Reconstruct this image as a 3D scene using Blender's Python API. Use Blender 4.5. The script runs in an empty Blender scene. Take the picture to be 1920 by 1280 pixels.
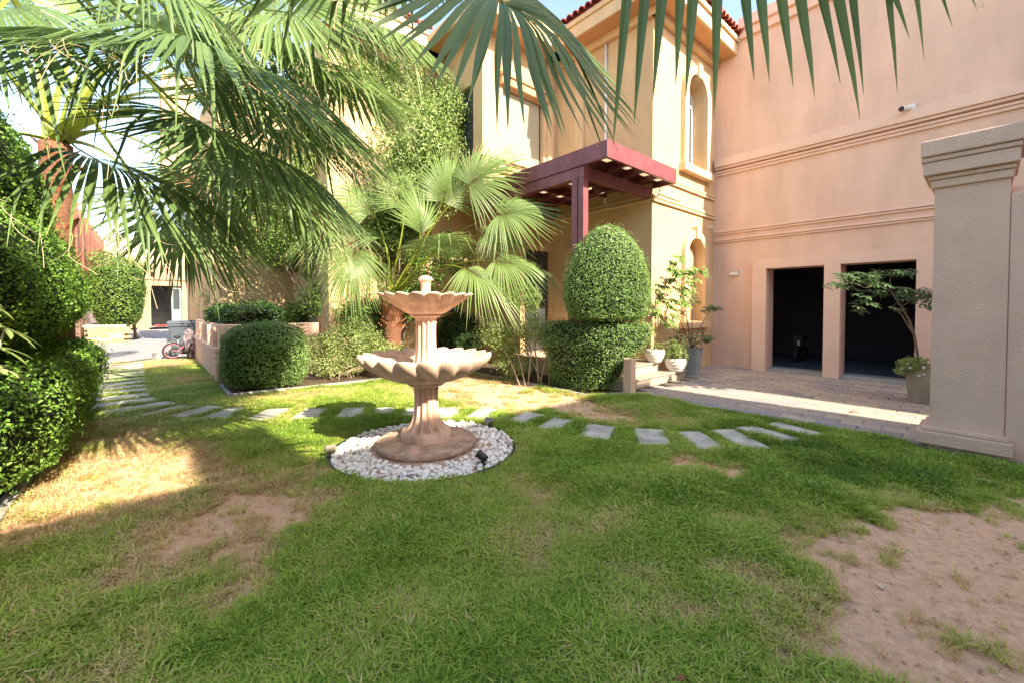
import bpy, bmesh, math, random
import numpy as np
from mathutils import Vector, Matrix
R = math.radians
rng = np.random.default_rng(7)
random.seed(7)
S = bpy.context.scene
COL = S.collection

# ------------------------------------------------------------------ camera
YAW = R(41.1); PITCH = math.atan(18/780.0)
cam = bpy.data.cameras.new('camera'); co = bpy.data.objects.new('camera', cam); COL.objects.link(co)
cam.sensor_width = 36; cam.lens = 36*780/1920; cam.shift_y = -(640-594)/1920.0
cam.clip_start = .05; cam.clip_end = 500
co.location = (0, 0, 1.5); co.rotation_euler = (R(90)-PITCH, 0, -YAW)
S.camera = co
S.render.resolution_x = 1024; S.render.resolution_y = 682

# ------------------------------------------------------------------ light
SUN_EL = R(36); SUN_AZ = R(4)        # sun stands in the -Y direction, a touch towards +X
w = bpy.data.worlds.new('World'); S.world = w; w.use_nodes = True
nt = w.node_tree; bg = nt.nodes['Background']
sky = nt.nodes.new('ShaderNodeTexSky'); sky.sky_type = 'NISHITA'; sky.sun_disc = False
sky.sun_elevation = SUN_EL; sky.sun_rotation = math.pi - SUN_AZ
sky.air_density = 1.0; sky.dust_density = 1.0; sky.ozone_density = 1.6
bg.inputs[1].default_value = .15
wb = nt.nodes.new('ShaderNodeMix'); wb.data_type = 'RGBA'; wb.blend_type = 'MULTIPLY'; wb.inputs[0].default_value = 1; wb.inputs[7].default_value = (1.0, .90, .76, 1)   # warm white balance of the photograph
nt.links.new(sky.outputs[0], wb.inputs[6]); nt.links.new(wb.outputs[2], bg.inputs[0])
sl = bpy.data.lights.new('sun', 'SUN'); sl.energy = 3.4; sl.angle = R(.53); sl.color = (1, .87, .66)
so = bpy.data.objects.new('sun', sl); COL.objects.link(so)
sd = Vector((math.sin(SUN_AZ)*math.cos(SUN_EL), -math.cos(SUN_AZ)*math.cos(SUN_EL), math.sin(SUN_EL)))
so.rotation_euler = sd.to_track_quat('Z', 'Y').to_euler()
S.view_settings.view_transform = 'Standard'; S.view_settings.look = 'None'
S.view_settings.exposure = 2.15; S.view_settings.gamma = 1; S.view_settings.use_curve_mapping = False
S.render.engine = 'CYCLES'

def P(px, py, f):
    """world point seen at a given place of the photograph, f metres ahead"""
    u = (px-960)/780*f; z = 1.5+(576-py)/780*f
    s, c = math.sin(YAW), math.cos(YAW)
    return Vector((u*c+f*s, -u*s+f*c, z))

# ------------------------------------------------------------------ materials
def mat(name, col, rough=.8, col2=None, nscale=3, bump=0, bscale=60, metal=0, trans=0, spec=.3,
        var=None, stain=0, coat=0, emit=0, bdist=.01, ss=2.4, sz=.28):
    m = bpy.data.materials.new(name); m.use_nodes = True
    n = m.node_tree; N = n.nodes; L = n.links
    b = N['Principled BSDF']; b.inputs['Roughness'].default_value = rough
    b.inputs['Metallic'].default_value = metal
    b.inputs['Specular IOR Level'].default_value = spec
    tc = N.new('ShaderNodeTexCoord')
    if coat: b.inputs['Coat Weight'].default_value = coat
    base = None
    if col2 is not None:
        t = N.new('ShaderNodeTexNoise'); t.inputs['Scale'].default_value = nscale
        t.inputs['Detail'].default_value = 7; t.inputs['Roughness'].default_value = .62
        L.new(tc.outputs['Object'], t.inputs['Vector'])
        r = N.new('ShaderNodeValToRGB'); r.color_ramp.elements[0].position = .36; r.color_ramp.elements[1].position = .64
        r.color_ramp.elements[0].color = (*col, 1); r.color_ramp.elements[1].color = (*col2, 1)
        L.new(t.outputs['Fac'], r.inputs['Fac']); base = r.outputs['Color']
    if var is not None:            # per-face / per-leaf tint kept on the mesh
        a = N.new('ShaderNodeAttribute'); a.attribute_name = 'tint'
        r = N.new('ShaderNodeValToRGB'); r.color_ramp.interpolation = 'LINEAR'
        els = r.color_ramp.elements
        while len(els) < len(var): els.new(.5)
        for i, (p, c) in enumerate(var): els[i].position = p; els[i].color = (*c, 1)
        L.new(a.outputs['Fac'], r.inputs['Fac'])
        if base is None: base = r.outputs['Color']
        else:
            mx = N.new('ShaderNodeMix'); mx.data_type = 'RGBA'; mx.blend_type = 'MULTIPLY'; mx.inputs[0].default_value = 1
            L.new(base, mx.inputs[6]); L.new(r.outputs['Color'], mx.inputs[7]); base = mx.outputs[2]
    if stain:
        t = N.new('ShaderNodeTexNoise'); t.inputs['Scale'].default_value = ss; t.inputs['Detail'].default_value = 9
        mp = N.new('ShaderNodeMapping'); mp.inputs['Scale'].default_value = (1, 1, sz)
        L.new(tc.outputs['Object'], mp.inputs[0]); L.new(mp.outputs[0], t.inputs['Vector'])
        mr = N.new('ShaderNodeMapRange'); mr.inputs[1].default_value = .35; mr.inputs[2].default_value = .75
        mr.inputs[3].default_value = 1; mr.inputs[4].default_value = 1-stain
        L.new(t.outputs['Fac'], mr.inputs[0])
        mx = N.new('ShaderNodeMix'); mx.data_type = 'RGBA'; mx.blend_type = 'MULTIPLY'; mx.inputs[0].default_value = 1
        if base is None: mx.inputs[6].default_value = (*col, 1)
        else: L.new(base, mx.inputs[6])
        L.new(mr.outputs[0], mx.inputs[7]); base = mx.outputs[2]
    if base is None: b.inputs['Base Color'].default_value = (*col, 1)
    else: L.new(base, b.inputs['Base Color'])
    if bump:
        t = N.new('ShaderNodeTexNoise'); t.inputs['Scale'].default_value = bscale; t.inputs['Detail'].default_value = 5
        L.new(tc.outputs['Object'], t.inputs['Vector'])
        bp = N.new('ShaderNodeBump'); bp.inputs['Strength'].default_value = bump; bp.inputs['Distance'].default_value = bdist
        L.new(t.outputs['Fac'], bp.inputs['Height']); L.new(bp.outputs[0], b.inputs['Normal'])
    if emit:
        b.inputs['Emission Color'].default_value = (*col, 1); b.inputs['Emission Strength'].default_value = emit
    if trans:
        tr = N.new('ShaderNodeBsdfTranslucent'); ms = N.new('ShaderNodeMixShader'); ms.inputs[0].default_value = trans
        if base is not None: L.new(base, tr.inputs[0])
        else: tr.inputs[0].default_value = (*col, 1)
        L.new(b.outputs[0], ms.inputs[1]); L.new(tr.outputs[0], ms.inputs[2])
        L.new(ms.outputs[0], N['Material Output'].inputs[0])
    return m

M = {}
M['stucco'] = mat('peach_stucco', (.80, .55, .425), .9, (.76, .51, .385), 1.3, bump=.35, bscale=90, stain=.2, bdist=.006)
M['stucco_rough'] = mat('rough_stucco', (.70, .515, .41), .92, (.63, .455, .36), 2.2, bump=.9, bscale=70, stain=.12, bdist=.014)
M['house'] = mat('straw_stucco', (.68, .475, .265), .9, (.62, .43, .24), 1.3, bump=.35, bscale=90, stain=.2, bdist=.006)
M['house_trim'] = mat('straw_trim', (.72, .52, .31), .88, (.66, .47, .27), 3, bump=.2, bscale=120, stain=.15, bdist=.004)
M['brown'] = mat('shade_brown_stucco', (.42, .28, .19), .9, (.37, .24, .16), 1.5, bump=.3, bscale=60, stain=.2)  # browner than peach: the shade on the far building put into its colour
M['trim'] = mat('trim_stucco', (.82, .57, .45), .88, (.78, .54, .41), 3, bump=.2, bscale=120, stain=.08, bdist=.004)
M['soffit'] = mat('soffit_orange', (.62, .36, .19), .85, (.56, .32, .17), 2, bump=.15, bscale=80)
M['maroon'] = mat('maroon_metal', (.27, .075, .09), .45, (.22, .06, .075), 4, spec=.5, stain=.4, ss=5, sz=.4, bump=.05, bscale=30)
M['maroon_dark'] = mat('maroon_panel', (.16, .035, .04), .35, (.12, .03, .035), 5, spec=.5, bump=.05, bscale=20)
M['lamp_panel'] = mat('cream_lamp_panel', (.80, .60, .36), .4, emit=.25)
M['glass'] = mat('window_glass', (.05, .06, .065), .06, spec=.9)
M['blind'] = mat('roller_blind', (.38, .36, .25), .5, (.35, .33, .23), 2, spec=.5, coat=.6)
M['white'] = mat('white_paint', (.78, .77, .74), .45, (.70, .69, .66), 6)
M['black'] = mat('black_plastic', (.02, .02, .022), .4, spec=.4)
M['dark'] = mat('dark_frame', (.05, .045, .045), .45)
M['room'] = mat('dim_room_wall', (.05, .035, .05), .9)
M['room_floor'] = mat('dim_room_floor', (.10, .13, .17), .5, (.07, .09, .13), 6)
M['tile'] = mat('clay_tile', (.42, .12, .09), .8, (.33, .10, .08), 6, bump=.3, bscale=40)
M['foun'] = mat('pink_cast_stone', (.86, .62, .48), .7, (.78, .53, .40), 7, bump=.5, bscale=90, stain=.5, ss=7, sz=.5, bdist=.003)
M['foun_dirty'] = mat('weathered_cast_stone', (.62, .42, .31), .8, (.42, .31, .25), 12, bump=.4, bscale=90, stain=.5, ss=9, sz=1, bdist=.004)
M['pebble'] = mat('white_pebble', (.8, .8, .8), .55, var=[(0, (.33, .2, .16)), (.10, (.60, .52, .46)), (.2, (.80, .77, .73)), (1, (.86, .85, .83))], bump=.15, bscale=40, spec=.3)
M['concrete'] = mat('grey_concrete', (.42, .42, .40), .9, (.33, .33, .32), 8, bump=.5, bscale=120, stain=.3, bdist=.004)
M['slab'] = mat('pale_stone_slab', (.60, .58, .54), .85, (.42, .42, .38), 5, bump=.6, bscale=45, stain=.4, ss=6, sz=1, bdist=.006)
M['paver'] = mat('sand_paver', (1, 1, 1), .85, (.80, .80, .80), 14, var=[(0, (.36, .33, .34)), (.4, (.46, .39, .34)), (1, (.54, .46, .37))], bump=.45, bscale=150, bdist=.004, stain=.15)
M['paver_grey'] = mat('grey_paver', (.30, .30, .325), .88, (.25, .25, .27), 10, bump=.45, bscale=150, bdist=.004)
M['joint'] = mat('joint_sand', (.20, .17, .15), .95, (.14, .12, .10), 12)
M['granite'] = mat('granite_step', (.50, .42, .34), .45, (.34, .27, .21), 70, spec=.5)
M['clad'] = mat('stone_strip', (1, 1, 1), .8, (.75, .75, .75), 16, var=[(0, (.46, .28, .16)), (.5, (.58, .40, .24)), (1, (.66, .54, .38))], bump=.5, bscale=60)
M['mulch'] = mat('dark_soil', (.09, .06, .045), .95, (.15, .10, .07), 25, bump=1, bscale=60, bdist=.03)
M['bark'] = mat('grey_bark', (.26, .20, .15), .9, (.16, .12, .09), 20, bump=.7, bscale=60)
M['palm_bark'] = mat('palm_fibre', (.30, .13, .07), .95, (.13, .07, .05), 26, bump=1, bscale=70, bdist=.02)
M['boot'] = mat('leaf_boot', (.45, .17, .08), .8, (.22, .10, .06), 12, bump=.6, bscale=50)
M['stem'] = mat('pale_stem', (.45, .36, .24), .8, (.34, .27, .18), 20)
M['petiole'] = mat('palm_petiole', (.36, .42, .05), .5, (.26, .34, .05), 5, trans=.25, spec=.4)
M['thread'] = mat('dry_thread', (.52, .42, .27), .8, trans=.2)
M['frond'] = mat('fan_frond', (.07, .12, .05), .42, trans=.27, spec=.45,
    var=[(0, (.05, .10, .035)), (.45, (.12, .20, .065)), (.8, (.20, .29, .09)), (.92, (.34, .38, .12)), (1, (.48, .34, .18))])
M['frond_lit'] = mat('sunlit_fan_frond', (.07, .12, .05), .42, trans=.40, spec=.45,
    var=[(0, (.11, .18, .05)), (.45, (.20, .30, .09)), (.82, (.31, .40, .15)), (.93, (.46, .48, .22)), (1, (.54, .42, .25))])  # paler, more translucent copy with sunlight put into the frond colour
def leafmat(name, a, b_, c, tr=.3): return mat(name, a, .36, trans=tr, spec=.4, var=[(0, a), (.55, b_), (1, c)])
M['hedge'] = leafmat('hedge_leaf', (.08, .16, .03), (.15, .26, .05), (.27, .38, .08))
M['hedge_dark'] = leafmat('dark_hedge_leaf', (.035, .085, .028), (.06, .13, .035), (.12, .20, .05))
M['hedge_big'] = leafmat('broad_hedge_leaf', (.09, .20, .035), (.19, .36, .06), (.36, .55, .11))
M['topiary'] = leafmat('topiary_leaf', (.14, .26, .06), (.25, .39, .11), (.46, .58, .28))
M['tree'] = leafmat('vine_leaf', (.16, .25, .06), (.30, .40, .12), (.50, .56, .26))
M['shrub'] = leafmat('shrub_leaf', (.17, .26, .06), (.30, .39, .12), (.52, .55, .28))
M['scheff'] = leafmat('umbrella_leaf', (.06, .12, .05), (.10, .17, .07), (.24, .30, .12), .22)
M['varieg'] = leafmat('variegated_leaf', (.10, .19, .04), (.18, .30, .07), (.34, .44, .14))
M['core'] = mat('hedge_shade_core', (.012, .022, .008), 1)  # near-black fill that paints the shade between the leaves
M['grass'] = mat('grass_blade', (.1, .2, .05), .5, trans=.3, spec=.25,
    var=[(0, (.07, .16, .025)), (.28, (.22, .38, .045)), (.5, (.39, .53, .08)), (.75, (.56, .56, .18)), (1, (.70, .52, .30))])
M['bin'] = mat('grey_bin_plastic', (.085, .105, .135), .5, (.07, .09, .115), 4)
M['rubber'] = mat('tyre_rubber', (.025, .025, .028), .8)
M['pink'] = mat('pink_rim', (.5, .18, .22), .4)
M['steel'] = mat('dull_steel', (.35, .34, .34), .4, metal=.7)
M['cloth'] = mat('mauve_cloth', (.30, .24, .25), .9, (.18, .14, .16), 14, bump=.5, bscale=40)
M['redcloth'] = mat('red_cloth', (.45, .08, .10), .9, (.3, .05, .07), 20)
M['pot_white'] = mat('white_bowl', (.66, .64, .60), .7, (.56, .54, .50), 14, bump=.4, bscale=60)
M['pot_blue'] = mat('blue_grey_pot', (.36, .40, .42), .7, (.26, .30, .32), 7, bump=.3, bscale=70)
M['pot_tan'] = mat('taupe_pot', (.36, .31, .24), .75, (.29, .25, .19), 6, bump=.35, bscale=80)
M['cream'] = mat('cream_render', (.60, .51, .31), .9, (.55, .46, .28), 1)
M['grey_wall'] = mat('grey_interior', (.32, .32, .34), .9, (.27, .27, .29), 2)
M['slat'] = mat('red_brown_slat', (.34, .11, .075), .7, (.26, .085, .06), 6)
M['lens'] = mat('lamp_lens', (.35, .36, .36), .2, spec=.7)
M['flower'] = mat('white_flower', (.8, .79, .75), .6, trans=.3)
M['drymat'] = mat('dead_leaf', (.30, .13, .06), .8, (.2, .09, .05), 20)

# ------------------------------------------------------------------ helpers
def tag(o, label=None, cat=None, group=None, kind=None):
    if label: o['label'] = label
    if cat: o['category'] = cat
    if group: o['group'] = group
    if kind: o['kind'] = kind
    return o
def empty(name, loc, label, cat, group=None):
    o = bpy.data.objects.new(name, None); o.empty_display_size = .1; o.location = loc; COL.objects.link(o)
    return tag(o, label, cat, group)
def link(name, me, parent=None, loc=None):
    o = bpy.data.objects.new(name, me); COL.objects.link(o)
    if loc is not None: o.location = loc
    if parent is not None:
        o.parent = parent
        pw = Vector((0, 0, 0)); q = parent
        while q is not None: pw += q.location; q = q.parent
        o.location = Vector(o.location)-pw           # geometry is written in world metres
    return o
class MB:
    def __init__(s): s.v = []; s.f = []; s.t = []; s.mi = []
    def add(s, vs, fs, tint=None, mi=0):
        k = len(s.v); s.v += [tuple(q) for q in vs]
        for q in fs:
            s.f.append(tuple(i+k for i in q)); s.mi.append(mi)
        if tint is not None: s.t += [tint]*len(vs)
        else: s.t += [.5]*len(vs)
    def box(s, x0, x1, y0, y1, z0, z1, tint=None, mi=0, M4=None):
        vs = [(x, y, z) for z in (z0, z1) for y in (y0, y1) for x in (x0, x1)]
        if M4 is not None: vs = [M4 @ Vector(q) for q in vs]
        s.add(vs, [(0, 2, 3, 1), (4, 5, 7, 6), (0, 1, 5, 4), (2, 6, 7, 3), (0, 4, 6, 2), (1, 3, 7, 5)], tint, mi)
        return s
    def tube(s, pts, rad, n=8, tint=None, mi=0, cap=True):
        pts = [Vector(p) for p in pts]
        if not hasattr(rad, '__len__'): rad = [rad]*len(pts)
        vs = []; up = Vector((0, 0, 1))
        ref = None
        for i, p in enumerate(pts):
            d = (pts[min(i+1, len(pts)-1)]-pts[max(i-1, 0)]).normalized()
            if ref is None:
                ref = d.orthogonal().normalized()
            ref = (ref-d*ref.dot(d)).normalized(); b = d.cross(ref)
            for k in range(n):
                a = 2*math.pi*k/n; vs.append(p+(ref*math.cos(a)+b*math.sin(a))*rad[i])
        fs = []
        for i in range(len(pts)-1):
            for k in range(n):
                a = i*n+k; b = i*n+(k+1) % n; fs.append((a, b, b+n, a+n))
        if cap: fs.append(tuple(range(n))[::-1]); fs.append(tuple(range((len(pts)-1)*n, len(pts)*n)))
        s.add(vs, fs, tint, mi); return s
    def lathe(s, prof, cx, cy, n=32, fn=None, tint=None, mi=0):
        """prof = (z, r); fn(z, r, ang) -> (r, dz)"""
        vs = []
        for (z, r) in prof:
            for k in range(n):
                a = 2*math.pi*k/n; rr, dz = (r, 0) if fn is None else fn(z, r, a)
                vs.append((cx+rr*math.cos(a), cy+rr*math.sin(a), z+dz))
        fs = []
        for i in range(len(prof)-1):
            for k in range(n):
                a = i*n+k; b = i*n+(k+1) % n; fs.append((a, b, b+n, a+n))
        s.add(vs, fs, tint, mi); return s
    def mesh(s, name, mats, smooth=False):
        me = bpy.data.meshes.new(name); me.from_pydata(s.v, [], s.f)
        for m_ in (mats if isinstance(mats, (list, tuple)) else [mats]): me.materials.append(m_)
        if any(s.mi): me.polygons.foreach_set('material_index', s.mi)
        a = me.attributes.new('tint', 'FLOAT', 'POINT'); a.data.foreach_set('value', s.t)
        if smooth: me.polygons.foreach_set('use_smooth', [True]*len(me.polygons))
        me.update(); return me
    def obj(s, name, mats, parent=None, smooth=False, bevel=0):
        o = link(name, s.mesh(name, mats, smooth), parent)
        if bevel:
            b = o.modifiers.new('bevel', 'BEVEL'); b.width = bevel; b.segments = 2; b.limit_method = 'ANGLE'; b.angle_limit = R(40)
        return o
def bx(name, d, m, parent=None, bevel=0, tint=None): return MB().box(*d, tint=tint).obj(name, m, parent, bevel=bevel)
def arch_prism(x0, x1, z0, zs, y0, y1, n=14):
    """arched block in the XZ plane, springing at zs"""
    c = (x0+x1)/2; r = (x1-x0)/2
    pts = [(x0, z0), (x1, z0)]+[(c+r*math.cos(math.pi*k/n), zs+r*math.sin(math.pi*k/n)) for k in range(n+1)]
    m = MB(); k = len(pts)
    vs = [(x, y0, z) for x, z in pts]+[(x, y1, z) for x, z in pts]
    fs = [tuple(range(k)), tuple(range(2*k-1, k-1, -1))]+[(i, i+k, (i+1) % k+k, (i+1) % k) for i in range(k)]
    m.add(vs, fs); return m
def cut(o, cutters):
    for c in cutters:
        me = c.mesh('cutter', M['stucco']); bm = bmesh.new(); bm.from_mesh(me); bmesh.ops.recalc_face_normals(bm, faces=bm.faces); bm.to_mesh(me); bm.free()
        co_ = bpy.data.objects.new('cutter', me); COL.objects.link(co_)
        bm = bmesh.new(); bm.from_mesh(o.data); bmesh.ops.recalc_face_normals(bm, faces=bm.faces); bm.to_mesh(o.data); bm.free()
        co_.location = o.matrix_basis.translation*0
        par, loc = o.parent, o.location.copy()
        o.parent = None; o.location = (0, 0, 0)
        md = o.modifiers.new('b', 'BOOLEAN'); md.object = co_; md.operation = 'DIFFERENCE'; md.solver = 'EXACT'
        dg = bpy.context.evaluated_depsgraph_get(); dg.update()
        new = bpy.data.meshes.new_from_object(o.evaluated_get(dg))
        o.modifiers.clear(); old = o.data; new.name = old.name; o.data = new
        o.parent = par; o.location = loc
        bpy.data.objects.remove(co_); bpy.data.meshes.remove(me)
    return o
def dup(o, name=None):
    c = o.copy(); COL.objects.link(c); return c

def npmesh(name, V, F, tint, m, smooth=False):
    """V (n,3) float, F (k,m) int"""
    me = bpy.data.meshes.new(name); me.vertices.add(len(V)); me.vertices.foreach_set('co', V.astype(np.float32).ravel())
    k = F.shape[1]; me.loops.add(F.size); me.loops.foreach_set('vertex_index', F.astype(np.int32).ravel())
    me.polygons.add(len(F)); me.polygons.foreach_set('loop_start', np.arange(0, F.size, k, dtype=np.int32))
    me.polygons.foreach_set('loop_total', np.full(len(F), k, dtype=np.int32))
    a = me.attributes.new('tint', 'FLOAT', 'POINT'); a.data.foreach_set('value', tint.astype(np.float32))
    if smooth: me.polygons.foreach_set('use_smooth', np.ones(len(F), dtype=bool))
    me.materials.append(m); me.update(calc_edges=True); me.validate(); return me

def leaves(name, pos, nrm, size, m, parent=None, aspect=.45, tint=None, jitter=.6, hang=0, curl=.18):
    """one pointed, folded leaf per position"""
    n = len(pos); pos = np.asarray(pos, float)
    nr = np.asarray(nrm, float)+rng.normal(0, jitter, (n, 3)); nr /= np.linalg.norm(nr, axis=1)[:, None]+1e-9
    d = rng.normal(0, 1, (n, 3)); d[:, 2] -= hang
    d -= nr*(d*nr).sum(1)[:, None]; d /= np.linalg.norm(d, axis=1)[:, None]+1e-9
    s = np.cross(nr, d); L = (np.asarray(size)*np.ones(n))[:, None]; W = L*aspect
    p0 = pos; tip = pos+d*L-nr*L*curl
    l1 = pos+d*L*.3+s*W*.46+nr*W*.18; l2 = pos+d*L*.68+s*W*.40+nr*W*.10
    r1 = pos+d*L*.3-s*W*.46+nr*W*.18; r2 = pos+d*L*.68-s*W*.40+nr*W*.10
    V = np.stack([p0, r1, r2, tip, l2, l1], 1).reshape(-1, 3)
    b = np.arange(n)*6
    F = np.concatenate([np.stack([b, b+1, b+2, b+3], 1), np.stack([b, b+3, b+4, b+5], 1)])
    t = rng.beta(2, 2.2, n) if tint is None else tint
    me = npmesh(name, V, F, np.repeat(t, 6), m)
    return link(name, me, parent)

def wob(x, y, z, k=2.1, s=0):
    return (np.sin(x*k*1.7+s)+np.sin(y*k*2.1+1.3*s+1)+np.sin(z*k*2.7+2.1+s)+np.sin((x+y)*k*3.1+s)*.6+np.sin((y-z)*k*4.1)*.5)/4.1

class Hedge:
    """clipped body: profile (z, scale) times a superellipse a x b"""
    def __init__(s, cx, cy, a, b, prof, p=2.6, rough=.05, seed=0, skew=(0, 0)):
        s.cx, s.cy, s.a, s.b, s.prof, s.p, s.rough, s.seed, s.skew = cx, cy, a, b, prof, p, rough, seed, skew
    def point(s, zi, ri, th):
        c, q = np.cos(th), np.sin(th)
        cr = (np.abs(c/s.a)**s.p+np.abs(q/s.b)**s.p)**(-1/s.p)
        x = s.cx+ri*cr*c; y = s.cy+ri*cr*q
        w_ = 1+s.rough*wob(x, y, zi, 2.3, s.seed)/max(.3, min(s.a, s.b))
        h = (zi-s.prof[0][0])
        return np.stack([s.cx+(x-s.cx)*w_+s.skew[0]*h, s.cy+(y-s.cy)*w_+s.skew[1]*h, zi+s.rough*.5*wob(y, x, zi, 3)], 1)
    def sample(s, n, depth=.06):
        pr = np.array(s.prof, float); seg = np.hypot(np.diff(pr[:, 0]), np.diff(pr[:, 1])*(s.a+s.b)/2)*(pr[1:, 1]+pr[:-1, 1]+.02)
        k = rng.choice(len(seg), n, p=seg/seg.sum()); t = rng.random(n)
        z = pr[k, 0]*(1-t)+pr[k+1, 0]*t; r = pr[k, 1]*(1-t)+pr[k+1, 1]*t
        dz = pr[k+1, 0]-pr[k, 0]; dr = (pr[k+1, 1]-pr[k, 1])*(s.a+s.b)/2
        # angle spread evenly along the outline
        th0 = np.linspace(0, 2*np.pi, 400); c, q = np.cos(th0), np.sin(th0); cr = (np.abs(c/s.a)**s.p+np.abs(q/s.b)**s.p)**(-1/s.p)
        xy = np.stack([cr*c, cr*q], 1); cum = np.concatenate([[0], np.cumsum(np.linalg.norm(np.diff(xy, axis=0), axis=1))])
        th = np.interp(rng.random(n)*cum[-1], cum, th0)
        pt = s.point(z, r, th)
        e = .01; tn = s.point(z, r, th+e)-s.point(z, r, th-e); tn /= np.linalg.norm(tn, axis=1)[:, None]+1e-9
        out = np.stack([tn[:, 1], -tn[:, 0], np.zeros(n)], 1)
        ln = np.hypot(dz, dr)+1e-9; nr = out*(dz/ln)[:, None]; nr[:, 2] = -dr/ln
        pt = pt-nr*(rng.random(n)**2*depth)[:, None]
        return pt, nr
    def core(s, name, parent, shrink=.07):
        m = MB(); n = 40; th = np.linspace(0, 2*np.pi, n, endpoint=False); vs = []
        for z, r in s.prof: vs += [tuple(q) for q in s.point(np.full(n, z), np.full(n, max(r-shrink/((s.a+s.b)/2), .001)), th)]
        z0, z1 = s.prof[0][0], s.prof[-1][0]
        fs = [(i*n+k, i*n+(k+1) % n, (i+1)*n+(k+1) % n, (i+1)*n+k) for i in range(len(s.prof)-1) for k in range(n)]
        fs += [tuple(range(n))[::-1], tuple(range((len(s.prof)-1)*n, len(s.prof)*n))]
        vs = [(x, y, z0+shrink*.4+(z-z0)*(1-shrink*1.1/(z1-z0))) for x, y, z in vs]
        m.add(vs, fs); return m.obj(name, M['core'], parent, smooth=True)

# =====================================================================
#  GROUND, LAWN, PATHS
# =====================================================================
bx('ground', (-150, 150, -150, 150, -.5, -.03), mat('sandy_ground', (.34, .25, .17), .95, (.26, .19, .13), 1.5, bump=.4, bscale=20))['kind'] = 'structure'

def inpoly(x, y, poly):
    c = np.zeros(x.shape, bool); j = len(poly)-1
    for i in range(len(poly)):
        xi, yi = poly[i]; xj, yj = poly[j]
        c ^= ((yi > y) != (yj > y)) & (x < (xj-xi)*(y-yi)/(yj-yi+1e-12)+xi); j = i
    return c
def polydist(x, y, poly):
    d = np.full(x.shape, 1e9)
    for i in range(len(poly)):
        ax, ay = poly[i]; bx_, by = poly[(i+1) % len(poly)]
        L2 = (bx_-ax)**2+(by-ay)**2; t = np.clip(((x-ax)*(bx_-ax)+(y-ay)*(by-ay))/L2, 0, 1)
        d = np.minimum(d, np.hypot(x-ax-t*(bx_-ax), y-ay-t*(by-ay)))
    return np.where(inpoly(x, y, poly), -d, d)
# value noise
_g = rng.random((64, 64))
def vn(x, y, s, o=0):
    x = x*s+17.3+o; y = y*s+9.1+o*1.7; xi = np.floor(x).astype(int); yi = np.floor(y).astype(int)
    fx = x-xi; fy = y-yi; fx = fx*fx*(3-2*fx); fy = fy*fy*(3-2*fy)
    g = lambda a, b: _g[a % 64, b % 64]
    return (g(xi, yi)*(1-fx)+g(xi+1, yi)*fx)*(1-fy)+(g(xi, yi+1)*(1-fx)+g(xi+1, yi+1)*fx)*fy
def fbm(x, y, s, o=0): return (vn(x, y, s, o)*.5+vn(x, y, s*2.1, o+3)*.3+vn(x, y, s*4.3, o+7)*.2)
# places where the turf has worn away: (outline, how bare, edge softness)
BARE = [
 ([(3.05, 1.10), (3.5, .92), (4.2, .55), (5.1, .05), (6.2, -.5), (5, -3), (1, -3), (1.9, -.3), (2.0, .2), (2.15, .42), (2.25, .60), (2.45, .66), (2.75, .62), (3.0, .70), (3.05, .95)], 1.0, .26),
 ([(-.9, 4.2), (-.85, 4.9), (-.62, 5.7), (-.2, 6.4), (.3, 5.4), (.7, 4.85), (.85, 4.31), (.3, 4.05), (-.46, 4.1)], .84, .30),
 ([(-.1, 3.62), (.30, 4.05), (.67, 4.35), (1.08, 4.0), (1.0, 3.3), (.65, 2.9), (.30, 2.6), (.1, 3.0)], .92, .24),
 ([(4.4, 7.95), (5.5, 7.6), (5.5, 4.3), (4.7, 2.95), (4.3, 3.3), (4.1, 4.2), (3.55, 5.3), (3.6, 6.6)], .95, .3),
 ([(4.07, 1.97), (4.18, 1.78), (3.89, 1.5), (3.74, 1.77)], .9, .1),
 ([(1.86, 1.24), (2.03, 1.09), (1.87, .9), (1.62, 1.04)], .6, .2),
 ([(4.6, 7.9), (4.85, 6.51), (3.75, 5.6), (3.2, 6.6), (3.6, 7.9)], .35, .4),
 ([(-.6, 7.35), (-.1, 7.4), (-.1, 6.28), (-.5, 6.0)], .7, .25),
 ([(1.1, 8.0), (3.5, 7.9), (3.3, 7.3), (1.4, 7.2)], .45, .3),
 ([(-.9, 16), (.9, 16), (.9, 13.8), (.2, 13.2), (-.9, 14)], .5, .5),
 ([(.35, 11.2), (.8, 11.2), (.8, 10.2), (.3, 10.2)], .55, .3),
 ([(-.45, 2.6), (-.2, 2.6), (-.1, 1.9), (-.5, 1.6)], .35, .3),
 ([(4.9, 3.0), (5.5, 3.3), (5.6, 2.6), (5.1, 2.3)], .5, .25),
]
def bareness(x, y):
    b = np.zeros(x.shape)
    wx = x+(vn(x, y, 2.3, 5)-.5)*.55+(vn(x, y, 8, 2)-.5)*.26; wy = y+(vn(x, y, 2.3, 11)-.5)*.55+(vn(x, y, 8, 4)-.5)*.26
    for poly, k, soft in BARE:
        d = polydist(wx, wy, poly); b = np.maximum(b, k*np.clip(.62-d/(soft*1.5), 0, 1))
    # thin clumps survive inside, thin spots appear outside
    return np.clip(b-.40*np.clip(vn(x, y, 5, 70)-.62, 0, 1)*3*(b > .2)+.9*np.clip(fbm(x, y, 1.6, 80)-.62, 0, 1)*1.6, 0, 1)
FC = (2.22, 3.94)
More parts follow.
